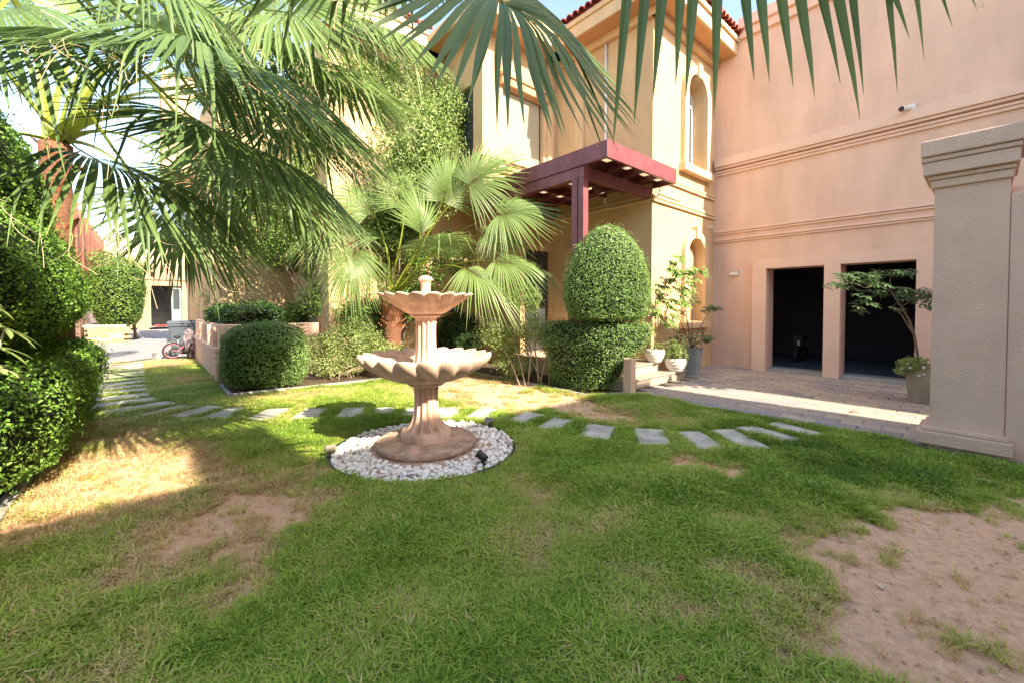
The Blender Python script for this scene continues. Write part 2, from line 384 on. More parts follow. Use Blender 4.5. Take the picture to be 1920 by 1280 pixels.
# slabs of the path: centre, length, width, angle of the long side
SLABS = [(5.90, 1.53, .58, .28, 73), (5.49, 1.69, .60, .28, 74), (5.02, 1.85, .62, .29, 52), (4.63, 2.10, .62, .29, 49),
 (4.33, 2.52, .55, .31, 36), (4.02, 3.06, .54, .32, 27), (3.90, 3.60, .54, .31, 20), (3.80, 4.10, .54, .31, 13), (3.50, 4.62, .54, .31, 30), (3.14, 5.02, .54, .31, 44),
 (2.83, 5.36, .50, .30, 54), (2.52, 5.64, .50, .30, 63), (2.12, 5.90, .54, .30, 61), (1.68, 6.22, .58, .31, 57), (1.23, 6.56, .62, .31, 53), (.80, 7.05, .60, .31, 50),
 (.48, 7.42, .62, .31, 40), (.16, 7.76, .64, .32, 33), (-.14, 8.24, .76, .32, 18), (-.36, 8.80, .80, .32, 8)]
SLABS += [(-.46-.012*i, 9.42+.55*i, .80, .29, 2) for i in range(11)]
SLABS = [(a_, b_, l_*1.07, w_*1.10, r_) for a_, b_, l_, w_, r_ in SLABS]
def slab_mask(x, y):
    m = np.zeros(x.shape, bool)
    for cx, cy, L, W, a in SLABS:
        c, s = math.cos(R(a)), math.sin(R(a)); u = (x-cx)*c+(y-cy)*s; v = -(x-cx)*s+(y-cy)*c
        m |= (np.abs(u) < L/2-.015) & (np.abs(v) < W/2-.015)
    return m
def slab_margin(x, y):
    m = np.full(x.shape, 9.)
    for cx, cy, L, W, a in SLABS:
        c, s = math.cos(R(a)), math.sin(R(a)); u = (x-cx)*c+(y-cy)*s; v = -(x-cx)*s+(y-cy)*c
        m = np.minimum(m, np.maximum(np.abs(u)-L/2, np.abs(v)-W/2))
    return m
BED = [(.98, 8.29), (3.68, 8.16), (5.54, 7.64), (5.53, 4.32), (6.3, 4.12), (8, 4.1), (8, 12), (1, 12), (.95, 9.6)]
def lawn_ok(x, y):
    ok = (x > -.82) & (x < 6.30) & (y < 15.6) & (y > -3) & (np.hypot(x-FC[0], y-FC[1]) > .97)
    ok &= ~((x > 1.0) & (y > 9.0)) & ~inpoly(x, y, BED) & ~slab_mask(x, y)
    ok &= ~((x > 6.12) & (y < .56))
    return ok
# soil sheet under the turf
gx = np.concatenate([np.arange(-1.2, 6.32, .035)]); gy = np.concatenate([np.arange(-3, 6, .035), np.arange(6, 15.9, .06)])
X, Y = np.meshgrid(gx, gy, indexing='ij'); xf, yf = X.ravel(), Y.ravel()
bn = bareness(xf, yf); hz = (fbm(xf, yf, 1.1)-.5)*.035+(fbm(xf, yf, 9, 3)-.5)*.012*(.4+bn)
V = np.stack([xf, yf, hz-.012], 1); nx, ny = X.shape
i = (np.arange(nx-1)[:, None]*ny+np.arange(ny-1)[None]).ravel()
F = np.stack([i, i+ny, i+ny+1, i+1], 1)
soil = mat('lawn_soil', (.1, .08, .05), .97, (.62, .62, .62), 22, bump=1, bscale=55, bdist=.02)
n_ = soil.node_tree; ramp = [q for q in n_.nodes if q.type == 'VALTORGB'][0]
ramp.color_ramp.elements[0].color = (1, 1, 1, 1); ramp.color_ramp.elements[0].position = .3
at_ = n_.nodes.new('ShaderNodeAttribute'); at_.attribute_name = 'tint'
r2 = n_.nodes.new('ShaderNodeValToRGB'); e = r2.color_ramp.elements
e[0].position = .1; e[0].color = (.19, .19, .07, 1); e[1].position = .9; e[1].color = (.82, .53, .35, 1)
e.new(.45).color = (.46, .32, .19, 1)
mx = n_.nodes.new('ShaderNodeMix'); mx.data_type = 'RGBA'; mx.blend_type = 'MULTIPLY'; mx.inputs[0].default_value = .75
n_.links.new(at_.outputs['Fac'], r2.inputs['Fac']); n_.links.new(r2.outputs[0], mx.inputs[6]); n_.links.new(ramp.outputs[0], mx.inputs[7])
n_.links.new(mx.outputs[2], n_.nodes['Principled BSDF'].inputs['Base Color'])
lawn = link('lawn', npmesh('lawn', V, F, np.clip(bn*1.1+(fbm(xf, yf, 6)-.5)*.35, 0, 1), soil, True)); lawn['kind'] = 'structure'

# --- grass: tufts instanced from a point cloud, every blade real
tc_ = bpy.data.collections.new('grass_tufts')
for k in range(10):
    nb = 16; v = []; f = []; t = []
    for j in range(nb):
        a = rng.random()*6.28; r0 = rng.random()**.6*.024; x0, y0 = math.cos(a)*r0, math.sin(a)*r0
        b = a+rng.normal(0, .9); lean = rng.uniform(.5, 1.7); h = rng.uniform(.022, .066); wd = rng.uniform(.0013, .0028)
        tx, ty = -math.sin(b)*wd, math.cos(b)*wd; dx, dy = math.cos(b)*lean*h, math.sin(b)*lean*h
        q = len(v)
        v += [(x0-tx, y0-ty, -.006), (x0+tx, y0+ty, -.006), (x0+dx*.42+tx, y0+dy*.42+ty, h*.62), (x0+dx*.42-tx, y0+dy*.42-ty, h*.62), (x0+dx, y0+dy, h*(1-.25*lean))]
        f += [(q, q+1, q+2, q+3), (q+3, q+2, q+4)]
        t += [rng.uniform(0, 1)]*5
    me = bpy.data.meshes.new('tuft'); me.from_pydata(v, [], f); me.materials.append(M['grass'])
    o = bpy.data.objects.new('tuft', me); tc_.objects.link(o)
# blade colour = tuft tint carried by the instance
gm = M['grass'].node_tree
for q in gm.nodes:
    if q.type == 'ATTRIBUTE': q.attribute_type = 'INSTANCER'
def grass_points(dens, x0, x1, y0, y1):
    n = int((x1-x0)*(y1-y0)*dens); return rng.uniform(x0, x1, n), rng.uniform(y0, y1, n)
xs, ys, sc = [], [], []
for dens, x0, x1, y0, y1, k in [(3400, -.9, 6.3, -1.6, 3.2, 1.0), (2500, -.9, 6.3, 3.2, 8.4, 1.1), (1700, -.9, 1.1, 8.4, 15.6, 1.0)]:
    a, b = grass_points(dens, x0, x1, y0, y1)
    # only what the photograph could see, with a margin
    f_ = a*math.sin(YAW)+b*math.cos(YAW); u_ = a*math.cos(YAW)-b*math.sin(YAW)
    kp = (f_ > 1.0) & (np.abs(u_) < f_*1.5+.3)
    a, b = a[kp], b[kp]; br = bareness(a, b)
    pr = np.clip(1.02-br*1.05, .012, 1)*np.clip(.45+1.1*fbm(a, b, 2.3, 20), 0, 1)
    pr = np.where((np.abs(np.hypot(a-FC[0], b-FC[1])-1.0) < .05), 1, pr)
    kp = (rng.random(len(a)) < pr) & lawn_ok(a, b)
    xs.append(a[kp]); ys.append(b[kp]); sc.append(np.full(kp.sum(), k))
xs, ys, sc = map(np.concatenate, (xs, ys, sc)); n = len(xs)
br = bareness(xs, ys); mg = slab_margin(xs, ys)
z = (fbm(xs, ys, 1.1)-.5)*.035-.012
s_ = sc*rng.uniform(.6, 1.5, n)*(1.0-.35*br)*(.70+.7*vn(xs, ys, 2.4, 40))*np.where(mg < .03, .8, 1)
dry = vn(xs, ys, .9, 30)*.40+vn(xs, ys, 3.5, 33)*.28+vn(xs, ys, 11, 35)*.12-.08
tn = .10+dry*.95+br*.60+.10*np.exp(-((br-.45)/.18)**2)+rng.normal(0, .15, n)+np.where(rng.random(n) < .06, .38, 0)
tn += .10*np.clip((ys-4.2)/2, 0, 1)-.10*np.clip((xs-2)/3, 0, 1)
pm = bpy.data.meshes.new('grass'); pm.vertices.add(n); pm.vertices.foreach_set('co', np.stack([xs, ys, z], 1).astype(np.float32).ravel())
for nm, val in (('scl', s_), ('tint', np.clip(tn, 0, 1)), ('rz', rng.uniform(0, 6.28, n))):
    a = pm.attributes.new(nm, 'FLOAT', 'POINT'); a.data.foreach_set('value', val.astype(np.float32))
go = link('grass', pm); go['kind'] = 'stuff'
ng = bpy.data.node_groups.new('grass_nodes', 'GeometryNodeTree')
ng.interface.new_socket('Geometry', in_out='INPUT', socket_type='NodeSocketGeometry'); ng.interface.new_socket('Geometry', in_out='OUTPUT', socket_type='NodeSocketGeometry')
gi = ng.nodes.new('NodeGroupInput'); gout = ng.nodes.new('NodeGroupOutput')
mp = ng.nodes.new('GeometryNodeMeshToPoints'); ip = ng.nodes.new('GeometryNodeInstanceOnPoints'); ci = ng.nodes.new('GeometryNodeCollectionInfo')
ci.inputs[0].default_value = tc_; ci.inputs[1].default_value = True; ci.inputs[2].default_value = True
def na(nm):
    q = ng.nodes.new('GeometryNodeInputNamedAttribute'); q.data_type = 'FLOAT'; q.inputs[0].default_value = nm; return q.outputs[0]
cx = ng.nodes.new('ShaderNodeCombineXYZ'); ng.links.new(na('rz'), cx.inputs[2])
ng.links.new(gi.outputs[0], mp.inputs[0]); ng.links.new(mp.outputs[0], ip.inputs[0]); ng.links.new(ci.outputs[0], ip.inputs['Instance'])
ip.inputs['Pick Instance'].default_value = True
ng.links.new(cx.outputs[0], ip.inputs['Rotation']); ng.links.new(na('scl'), ip.inputs['Scale'])
ng.links.new(ip.outputs[0], gout.inputs[0])
gmod = go.modifiers.new('grass', 'NODES'); gmod.node_group = ng

# a few longer clover / weed leaves, dry sticks on the bare soil
def scatter_xy(n, x0, x1, y0, y1): return rng.uniform(x0, x1, n), rng.uniform(y0, y1, n)
a, b = scatter_xy(5200, -.8, 3.2, .6, 4.3); k = lawn_ok(a, b) & (vn(a, b, 1.6, 50) > .56) & (bareness(a, b) < .5); a, b = a[k], b[k]
wd = leaves('clover_weed', np.stack([a, b, rng.uniform(.012, .035, len(a))], 1), np.tile([0, 0, 1.], (len(a), 1)), rng.uniform(.012, .03, len(a)), M['hedge_big'], None, .7, jitter=.4)
wd['kind'] = 'stuff'
a, b = scatter_xy(30000, -.8, 6.2, -1.5, 8); br = bareness(a, b); k = lawn_ok(a, b) & (rng.random(len(a)) < np.where(br > .5, .34, .10)*np.clip(vn(a, b, 2.1, 60)*2.0, 0, 1)); a, b = a[k], b[k]
m = MB()
for x, y in zip(a, b):
    an = rng.normal(.6, .8); L = rng.uniform(.010, .05); c, s = math.cos(an)*L, math.sin(an)*L; wdt = .0009; mj = rng.normal(0, .003, 2)
    z0 = float((fbm(np.array([x]), np.array([y]), 1.1)[0]-.5)*.035-.004)
    m.add([(x-c-s/L*wdt, y-s+c/L*wdt, z0), (x-c+s/L*wdt, y-s-c/L*wdt, z0), (x-s/L*wdt+mj[0], y+c/L*wdt+mj[1], z0+.006), (x+s/L*wdt+mj[0], y-c/L*wdt+mj[1], z0+.006), (x+c, y+s, z0+.003)], [(0, 1, 3, 2), (2, 3, 4)], tint=float(rng.choice([.0, .1, .75, .9, 1.], p=[.28, .12, .2, .2, .2])))
M['straw'] = mat('straw', (.4, .3, .2), .8, var=[(0, (.16, .085, .05)), (.5, (.36, .23, .13)), (1, (.68, .53, .36))])
so_ = m.obj('straw_litter', M['straw']); so_['kind'] = 'stuff'
a, b = scatter_xy(26000, -.8, 6.2, -1.5, 8); k = lawn_ok(a, b) & (bareness(a, b) > .45) & (rng.random(len(a)) < .6); a, b = a[k], b[k]; n = len(a)
oc = np.array([(1, 0, 0), (0, 1, 0), (-1, 0, 0), (0, -1, 0), (0, 0, .7), (0, 0, -.7)], float); of = np.array([(0, 1, 4), (1, 2, 4), (2, 3, 4), (3, 0, 4)])
sz = rng.gamma(1.6, .0022, n)+.0015; V = oc[None]*(sz[:, None, None])*rng.uniform(.6, 1.4, (n, 6, 3)); V += np.stack([a, b, (fbm(a, b, 1.1)-.5)*.035-.008+sz*.3], 1)[:, None]
M['crumb'] = mat('soil_crumb', (1, 1, 1), .95, var=[(0, (.30, .18, .11)), (.6, (.58, .40, .27)), (1, (.72, .56, .42))])
cr_ = link('soil_crumbs', npmesh('soil_crumbs', V.reshape(-1, 3), (of[None]+np.arange(n)[:, None, None]*6).reshape(-1, 3), np.repeat(rng.random(n), 6), M['crumb'])); cr_['kind'] = 'stuff'

# stepping stones
path = MB().box(5.9, 6.1, 1.2, 1.3, -.1, -.06).obj('stepping_stone_path', M['joint']); path['kind'] = 'structure'
SLABS_ = SLABS
for cx_, cy_, L, W, a in SLABS:
    m = MB(); L *= random.uniform(.97, 1.04); W *= random.uniform(.95, 1.04)
    M4 = Matrix.Translation((cx_, cy_, random.uniform(-.002, .004)+(.012 if cy_ > 7.9 else .004))) @ Matrix.Rotation(R(a+random.uniform(-2.5, 2.5)), 4, 'Z') @ Matrix.Rotation(R(random.uniform(-1, 1)), 4, 'X')
    pts = []; n1, n2 = 7, 4
    per = [(-.5+i/n1, -.5) for i in range(n1)]+[(.5, -.5+i/n2) for i in range(n2)]+[(.5-i/n1, .5) for i in range(n1)]+[(-.5, .5-i/n2) for i in range(n2)]
    per = [(x*L+random.uniform(-.007, .007), y*W+random.uniform(-.007, .007)) for x, y in per]
    k = len(per)
    vs = [M4 @ Vector((x, y, -.04)) for x, y in per]+[M4 @ Vector((x, y, .012)) for x, y in per]+[M4 @ Vector((x*.965, y*.945, .019)) for x, y in per]
    fs = [(i, (i+1) % k, (i+1) % k+k, i+k) for i in range(k)]+[(i+k, (i+1) % k+k, (i+1) % k+2*k, i+2*k) for i in range(k)]+[tuple(range(2*k, 3*k))]
    m.add(vs, fs); m.obj('stepping_stone', M['slab'], path)

# paved court in front of the garage
court = MB().box(6.30, 13.6, -6, 4.7, -.08, -.012).obj('courtyard_pavement', M['joint']); court['kind'] = 'structure'
far_p = []
pl, pw_, gap = .42, .21, .006
def paver_me(L, W, grey=False, t=.5):
    m = MB(); h = .006; b = .006
    vs = [(x, y, -.03) for x, y in ((-L/2, -W/2), (L/2, -W/2), (L/2, W/2), (-L/2, W/2))]+[(x, y, 0) for x, y in ((-L/2, -W/2), (L/2, -W/2), (L/2, W/2), (-L/2, W/2))]+[(x, y, .006) for x, y in ((-L/2+b, -W/2+b), (L/2-b, -W/2+b), (L/2-b, W/2-b), (-L/2+b, W/2-b))]
    fs = [(0, 1, 5, 4), (1, 2, 6, 5), (2, 3, 7, 6), (3, 0, 4, 7), (4, 5, 9, 8), (5, 6, 10, 9), (6, 7, 11, 10), (7, 4, 8, 11), (8, 9, 10, 11)]
    m.add(vs, fs, tint=t); return m.mesh('paver', M['paver_grey'] if grey else M['paver'])
pms = [paver_me(pw_-gap, pl-gap, t=k/9) for k in range(10)]; pgs = paver_me(.2, pl-gap, True)
cnt = 0
y = -.6
for j in range(13):          # grey border course along the lawn
    o = link('paver', pgs, court, (6.405, y+pl*(j+.5), random.uniform(-.001, .003))); cnt += 1
rest = MB()
for r_ in range(23):
    x = 6.52+pw_*(r_+.5); off = -(r_ % 2)*pl/2
    if x > 11.3: break
    for j in range(-12, 14):
        yc = -.2+off+pl*(j+.5)
        if yc > 4.95 or yc < -5: continue
        if yc > 4.15 and x < 8.75: continue
        vis = (yc > 1.0*x*0.0+.1)
        if vis and cnt < 298:
            o = link('paver', random.choice(pms), court, (x, yc, random.uniform(-.002, .003))); o.rotation_euler = (R(random.uniform(-.3, .3)), R(random.uniform(-.3, .3)), 0); cnt += 1
        else: rest.box(x-pw_/2+.003, x+pw_/2-.003, yc-pl/2+.003, yc+pl/2-.003, -.03, .005, tint=random.random())
for j in range(12): rest.box(6.305, 6.505, -.6-pl*(j+1)+.003, -.6-pl*j-.003, -.03, .005, tint=.1)
if rest.v: rest.obj('far_pavers', M['paver'], court)['kind'] = 'stuff'
# drive at the back on the left
drive = MB().box(-3.2, 1.0, 15.62, 37, -.08, -.012).obj('driveway', M['joint']); drive['kind'] = 'structure'
m = MB()
for i in range(85):
    yy = 15.64+i*.252
    for j in range(11):
        xx = -3.2+j*.40+(i % 2)*.2
        if xx > .95: continue
        m.box(max(xx, -3.2)+.006, min(xx+.40, 1.0)-.006, yy+.005, yy+.247, -.04, .004+random.uniform(0, .004), tint=random.random()*.6)
m.obj('drive_pavers', M['paver_grey'], drive)['kind'] = 'stuff'  # darker grey puts the shade over the drive into the paver colour
bx('threshold_kerb', (-.1, 1.0, 15.50, 15.615, -.1, .02), M['concrete'], drive, bevel=.006)

# planting beds and their kerbs
def kerb(name, pts, wd, h, label):
    m = MB()
    o = empty(name, (pts[0][0], pts[0][1], 0), label, 'kerb')
    for (x0, y0), (x1, y1) in zip(pts[:-1], pts[1:]):
        d = Vector((x1-x0, y1-y0, 0)); L = d.length; a = math.atan2(d.y, d.x); nseg = max(1, round(L/1.0))
        for k in range(nseg):
            mm = MB(); M4 = Matrix.Translation((x0, y0, 0)) @ Matrix.Rotation(a, 4, 'Z')
            mm.box(L*k/nseg+.004, L*(k+1)/nseg-.004, -wd/2, wd/2, -.1, h+random.uniform(-.004, .004), M4=M4)
            mm.obj('kerb_stone', M['concrete'], o, bevel=.006)
    return o
m = MB(); poly = [(1.02, 8.33), (3.70, 8.20), (5.58, 7.68), (5.58, 4.38), (6.16, 4.16), (8.05, 4.16), (8.05, 12.6), (1.02, 12.6)]
m.add([(x, y, .012) for x, y in poly], [tuple(range(len(poly)))]); m.obj('flower_bed', M['mulch'])['kind'] = 'structure'
kerb('bed_kerb', [(1.0, 9.5), (1.0, 8.30), (3.70, 8.16), (5.54, 7.64)], .07, .06, 'pale concrete edging of the back flower bed, left of the fountain')
kerb('bed_kerb', [(5.54, 7.60), (5.53, 4.34), (6.14, 4.12)], .06, .045, 'thin edging strip running beside the bare soil up to the clipped topiary')
kerb('lawn_kerb', [(-.84, 3.4), (-.82, 15.4)], .09, .05, 'grey concrete edging under the big left hedge')
bx('hedge_bed', (-3.2, -.87, 1.5, 15.5, -.05, .006), M['mulch'])['kind'] = 'structure'

# =====================================================================
#  VILLA
# =====================================================================
ST, TR = M['house'], M['house_trim']
villa = empty('villa', (8, 5, 0), 'large peach stucco villa with tower, bay window and tall garage wing, red tiled eaves', 'house')
# tower wall facing the lawn, with arched window and blind arched niche
tw = MB().box(8.05, 11.03, 4.72, 5.1, 0, 7.72).obj('tower_wall', ST, villa)
cut(tw, [arch_prism(9.46, 10.42, 4.80, 6.52, 4.6, 5.2), arch_prism(9.52, 10.40, 1.16, 2.72, 4.6, 4.90)])
tw = MB().box(8.05, 8.35, 5.1, 7.6, 0, 7.72).obj('tower_wall', ST, villa)
cut(tw, [MB().box(7.9, 8.2, 6.62, 7.0, .38, 2.85)])
# surrounds
def surround(name, x0, x1, z0, zs, wd, y, pr, keystone=False):
    o = arch_prism(x0-wd, x1+wd, z0, zs, y-pr, y-.002, 18).obj(name, TR, villa)
    cut(o, [arch_prism(x0, x1, z0-.1, zs, y-pr-.1, y+.1, 18)])
    o.modifiers.clear()
    return o
surround('arch_surround', 9.46, 10.42, 4.80, 6.52, .20, 4.72, .10)
surround('arch_surround', 9.52, 10.40, 1.16, 2.72, .18, 4.72, .09)
MB().box(9.86, 10.06, 4.585, 4.72, 3.13, 3.42).obj('keystone', TR, villa, bevel=.006)
MB().box(9.86, 10.06, 4.585, 4.72, 6.93, 7.26).obj('keystone', TR, villa, bevel=.006)
MB().box(9.18, 10.70, 4.56, 4.72, 4.62, 4.80).obj('window_sill', TR, villa, bevel=.008)
MB().box(9.26, 10.66, 4.585, 4.72, 1.0, 1.16).obj('window_sill', TR, villa, bevel=.008)
# arched window: white frame, two panes
wn = arch_prism(9.46, 10.42, 4.80, 6.52, 4.99, 5.05).obj('arched_window', M['white'], villa)
cut(wn, [MB().box(9.54, 9.91, 4.9, 5.15, 4.88, 6.45), MB().box(9.97, 10.34, 4.9, 5.15, 4.88, 6.45), arch_prism(9.54, 10.34, 6.52, 6.53, 4.9, 5.15)])
arch_prism(9.5, 10.38, 4.84, 6.52, 5.025, 5.035).obj('pane', M['glass'], wn)
def course(name, x0, x1, y0, y1, z0, z1, m=M['house_trim'], steps=2, out=.06, axis='y'):
    """moulded string course in steps on a wall plane; grows out towards -y (axis y) or -x"""
    mb = MB(); h = (z1-z0)/steps
    for k in range(steps):
        o = out*(k+1)/steps
        if axis == 'y': mb.box(x0-o*0, x1, y0-o, y1, z0+h*k+(.0015 if k else 0), z0+h*(k+1))
        else: mb.box(x0-o, x1, y0, y1, z0+h*k+(.0015 if k else 0), z0+h*(k+1))
    return mb.obj(name, m, villa, bevel=.005)
for z0, z1 in ((4.22, 4.27), (4.29, 4.34), (3.74, 3.79), (3.815, 3.87)):
    course('string_course', 8.0, 10.99, 4.72, 4.722, z0, z1, steps=1, out=.055)
    course('string_course', 8.05, 8.06, 4.67, 7.6, z0, z1, steps=1, out=.055, axis='x') if z0 < 4 else None
# tower eave: soffit, fascia, gutter board, tiles
MB().box(7.55, 11.02, 4.24, 7.4, 7.72, 7.80).obj('soffit', M['soffit'], villa)
MB().box(7.95, 11.02, 4.60, 4.72, 7.55, 7.72).obj('eave_moulding', TR, villa, bevel=.01)
MB().box(7.93, 8.05, 4.60, 7.5, 7.55, 7.72).obj('eave_moulding', TR, villa, bevel=.01)
m = MB().box(7.49, 11.02, 4.18, 4.24, 7.70, 7.98); m.box(7.45, 11.02, 4.13, 4.24, 7.983, 8.10); m.obj('fascia', TR, villa, bevel=.01)
m = MB().box(7.49, 7.55, 4.243, 7.4, 7.70, 7.98); m.box(7.45, 7.55, 4.243, 7.4, 7.983, 8.10); m.obj('fascia', TR, villa, bevel=.01)
# hipped roof planes under the tiles
m = MB(); m.add([(7.45, 4.13, 8.1), (11.03, 4.13, 8.1), (11.03, 9.0, 8.1), (7.45, 9.0, 8.1), (9.3, 6.2, 9.1), (11.03, 6.2, 9.1)], [(0, 1, 5, 4), (3, 0, 4), (4, 5, 2, 3), (0, 3, 2, 1)]); m.obj('roof', M['tile'], villa)
def tile_mesh(L=.42, r=.09):
    m = MB(); n = 6; vs = []
    for x, rr in ((0, r), (L, r*.8)):
        for k in range(n+1):
            a = math.pi*k/n; vs.append((rr*math.cos(a), x, rr*math.sin(a)))
    for x, rr in ((0, r*.8), (L, r*.62)):
        for k in range(n+1):
            a = math.pi*k/n; vs.append((rr*math.cos(a), x, rr*math.sin(a)))
    fs = [(k, k+1, k+n+2, k+n+1) for k in range(n)]+[(k+2*(n+1), k+1+2*(n+1), k+1, k) for k in range(n)]
    m.add(vs, fs); return m.mesh('roof_tile', M['tile'], True)
tm = tile_mesh()
sl_ = math.atan2(1.0, 2.07)
for i in range(20):
    for j in range(2):
        o = link('roof_tile', tm, villa, (7.56+i*.18, 4.06+j*.36, 8.12+j*.36*math.tan(sl_))); o.rotation_euler = (sl_+random.uniform(-.03, .03), 0, random.uniform(-.03, .03))
for i in range(14):
    o = link('roof_tile', tm, villa, (7.38, 4.3+i*.18, 8.12)); o.rotation_euler = (sl_, 0, -R(90))
ST, TR = M['stucco'], M['trim']
def course2(*q, **w_): return course(*q, m=TR, **w_)
# garage wing
gw = MB().box(11.03, 11.40, -9, 5.1, 0, 8.02).obj('garage_wall', ST, villa)
cut(gw, [MB().box(10.9, 11.6, 2.33, 3.44, -.1, 2.40), MB().box(10.9, 11.6, .91, 2.05, -.1, 2.40)])
gs = MB().box(10.88, 11.028, .66, 3.73, 0, 2.63).obj('garage_surround', TR, villa)
cut(gs, [MB().box(10.7, 11.2, 2.33, 3.44, -.1, 2.40), MB().box(10.7, 11.2, .91, 2.05, -.1, 2.40)])
for y0, y1 in ((2.335, 3.435), (.915, 2.045)): MB().box(10.97, 11.5, y0, y1, -.02, .07).obj('threshold', M['concrete'], villa, bevel=.008)
for z0, z1, o_ in ((3.335, 3.375, .05), (3.385, 3.43, .07), (3.13, 3.165, .05), (3.175, 3.215, .07)):
    course2('string_course', 11.03, 11.032, -9, 4.66, z0, z1, steps=1, out=o_, axis='x')
course2('string_course', 11.03, 11.032, -9, 4.66, 5.03, 5.24, steps=1, out=.13, axis='x')
course2('string_course', 11.03, 11.032, -9, 4.66, 4.97, 5.025, steps=1, out=.09, axis='x')
course2('string_course', 11.03, 11.032, -9, 4.66, 4.885, 4.925, steps=1, out=.08, axis='x')
course2('string_course', 11.03, 11.032, -9, 4.66, 4.82, 4.88, steps=1, out=.05, axis='x')
m = MB().box(10.86, 11.45, -9, 4.12, 8.22, 8.48); m.box(10.94, 11.42, -9, 4.12, 8.021, 8.218); m.obj('parapet_cornice', TR, villa, bevel=.012)
# garage room
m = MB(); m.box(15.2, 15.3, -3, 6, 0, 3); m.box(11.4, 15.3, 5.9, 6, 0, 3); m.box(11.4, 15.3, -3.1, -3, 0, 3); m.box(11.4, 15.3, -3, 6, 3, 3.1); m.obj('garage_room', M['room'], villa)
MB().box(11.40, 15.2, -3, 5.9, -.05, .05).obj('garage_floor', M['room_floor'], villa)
MB().box(11.42, 15.3, -9, 5.1, 3.2, 7.9).obj('garage_upper_floor', ST, villa)
ST, TR = M['house'], M['house_trim']
# downpipe in the corner and on the tower side
MB().tube([(8.02, 5.9, 3.9), (8.02, 5.9, 7.6)], .03).obj('downpipe', M['white'], villa, True)
# main front behind the porch, with bay window above
pw = MB().box(6.9, 8.05, 7.6, 7.9, 0, 4.3).obj('porch_wall', ST, villa)
cut(pw, [MB().box(7.05, 7.95, 7.5, 8.0, .38, 2.95)])
MB().box(6.9, 7.2, 7.9, 9.6, 0, 4.3).obj('porch_wall', ST, villa)
dr = MB().box(7.05, 7.95, 7.68, 7.74, .38, 2.95).obj('entrance_door', M['dark'], villa)
MB().box(7.13, 7.46, 7.672, 7.679, .6, 2.8).obj('pane', M['glass'], dr); MB().box(7.54, 7.87, 7.672, 7.679, .6, 2.8).obj('pane', M['glass'], dr)
MB().tube([(7.49, 7.62, 1.2), (7.49, 7.62, 1.7)], .014).obj('handle', M['steel'], dr)
# pilaster surround on the side wall in the porch
m = MB().box(7.97, 8.05, 6.5, 6.62, .38, 2.97); m.box(7.97, 8.05, 7.0, 7.12, .38, 2.97); m.box(7.97, 8.05, 6.622, 6.998, 2.85, 2.97); m.obj('niche_surround', TR, villa, bevel=.006)
# bay upper storey
bay = MB().box(5.67, 8.05, 7.5, 9.6, 4.9, 7.72).obj('bay_wall', ST, villa)
cut(bay, [MB().box(6.26, 7.60, 7.3, 7.66, 4.93, 6.62), MB().box(5.5, 5.80, 7.85, 8.6, 4.93, 6.62)])
bw = MB().box(6.26, 7.60, 7.62, 7.655, 4.93, 6.62).obj('bay_window', M['dark'], villa)
MB().box(6.28, 7.54, 7.60, 7.619, 4.95, 6.60).obj('pane', M['blind'], bw)
bw = MB().box(5.765, 5.795, 7.85, 8.6, 4.93, 6.62).obj('bay_window', M['dark'], villa); MB().box(5.75, 5.764, 7.89, 8.56, 4.97, 6.58).obj('pane', M['glass'], bw)
m = MB(); m.box(6.16, 7.70, 7.38, 7.498, 6.63, 6.80); m.box(6.12, 7.74, 7.34, 7.498, 6.803, 6.88); m.obj('window_hood', M['soffit'], villa, bevel=.01)
for k, (z0, z1, o_) in enumerate(((4.30, 4.36, .0), (4.362, 4.41, .05), (4.45, 4.52, .09), (4.522, 4.60, .05), (4.64, 4.70, .12), (4.702, 4.78, .17), (4.80, 4.84, .20), (4.842, 4.91, .25))):
    MB().box(5.67-o_+.1, 8.05, 7.6-o_, 9.6, z0, z1).obj('bay_moulding', TR, villa, bevel=.006)
MB().box(5.80, 8.05, 7.65, 9.6, 4.28, 4.9).obj('bay_moulding', TR, villa)
for x0, x1 in ((7.72, 7.9),): MB().box(x0, x1, 7.44, 7.499, 4.92, 7.7).obj('pilaster', TR, villa, bevel=.01)
for y0, y1 in ((6.55, 6.8),): MB().box(7.98, 8.049, y0, y1, 4.4, 7.55).obj('pilaster', TR, villa, bevel=.01)
MB().box(5.2, 8.05, 7.0, 9.6, 7.72, 7.80).obj('soffit', M['soffit'], villa)
m = MB().box(5.14, 7.48, 6.94, 7.0, 7.70, 7.98); m.box(5.10, 7.44, 6.90, 7.0, 7.983, 8.1); m.box(5.14, 5.2, 7.003, 9.6, 7.70, 8.0); m.obj('fascia', TR, villa, bevel=.01)
for i in range(13):
    o = link('roof_tile', tm, villa, (5.2+i*.18, 6.84, 8.12)); o.rotation_euler = (sl_, 0, random.uniform(-.04, .04))
# main wing further left
mw = MB().box(3.0, 6.9, 9.6, 9.9, 0, 7.72).obj('main_wall', ST, villa)
cut(mw, [MB().box(6.15, 6.50, 9.5, 9.72, 1.35, 1.85)])
ww = MB().box(6.15, 6.50, 9.68, 9.715, 1.35, 1.85).obj('small_window', M['dark'], villa); MB().box(6.19, 6.46, 9.67, 9.679, 1.39, 1.81).obj('pane', M['glass'], ww)
MB().box(3.0, 3.3, 9.9, 12.6, 0, 7.72).obj('main_wall', ST, villa)
MB().box(2.6, 5.67, 9.0, 9.6, 7.72, 7.80).obj('soffit', M['soffit'], villa)
m = MB().box(2.56, 5.13, 8.94, 9.0, 7.70, 7.98); m.box(2.52, 5.13, 8.90, 9.0, 7.983, 8.10); m.obj('fascia', TR, villa, bevel=.01)
MB().box(2.9, 5.67, 9.48, 9.6, 7.35, 7.55).obj('eave_moulding', M['soffit'], villa, bevel=.01)
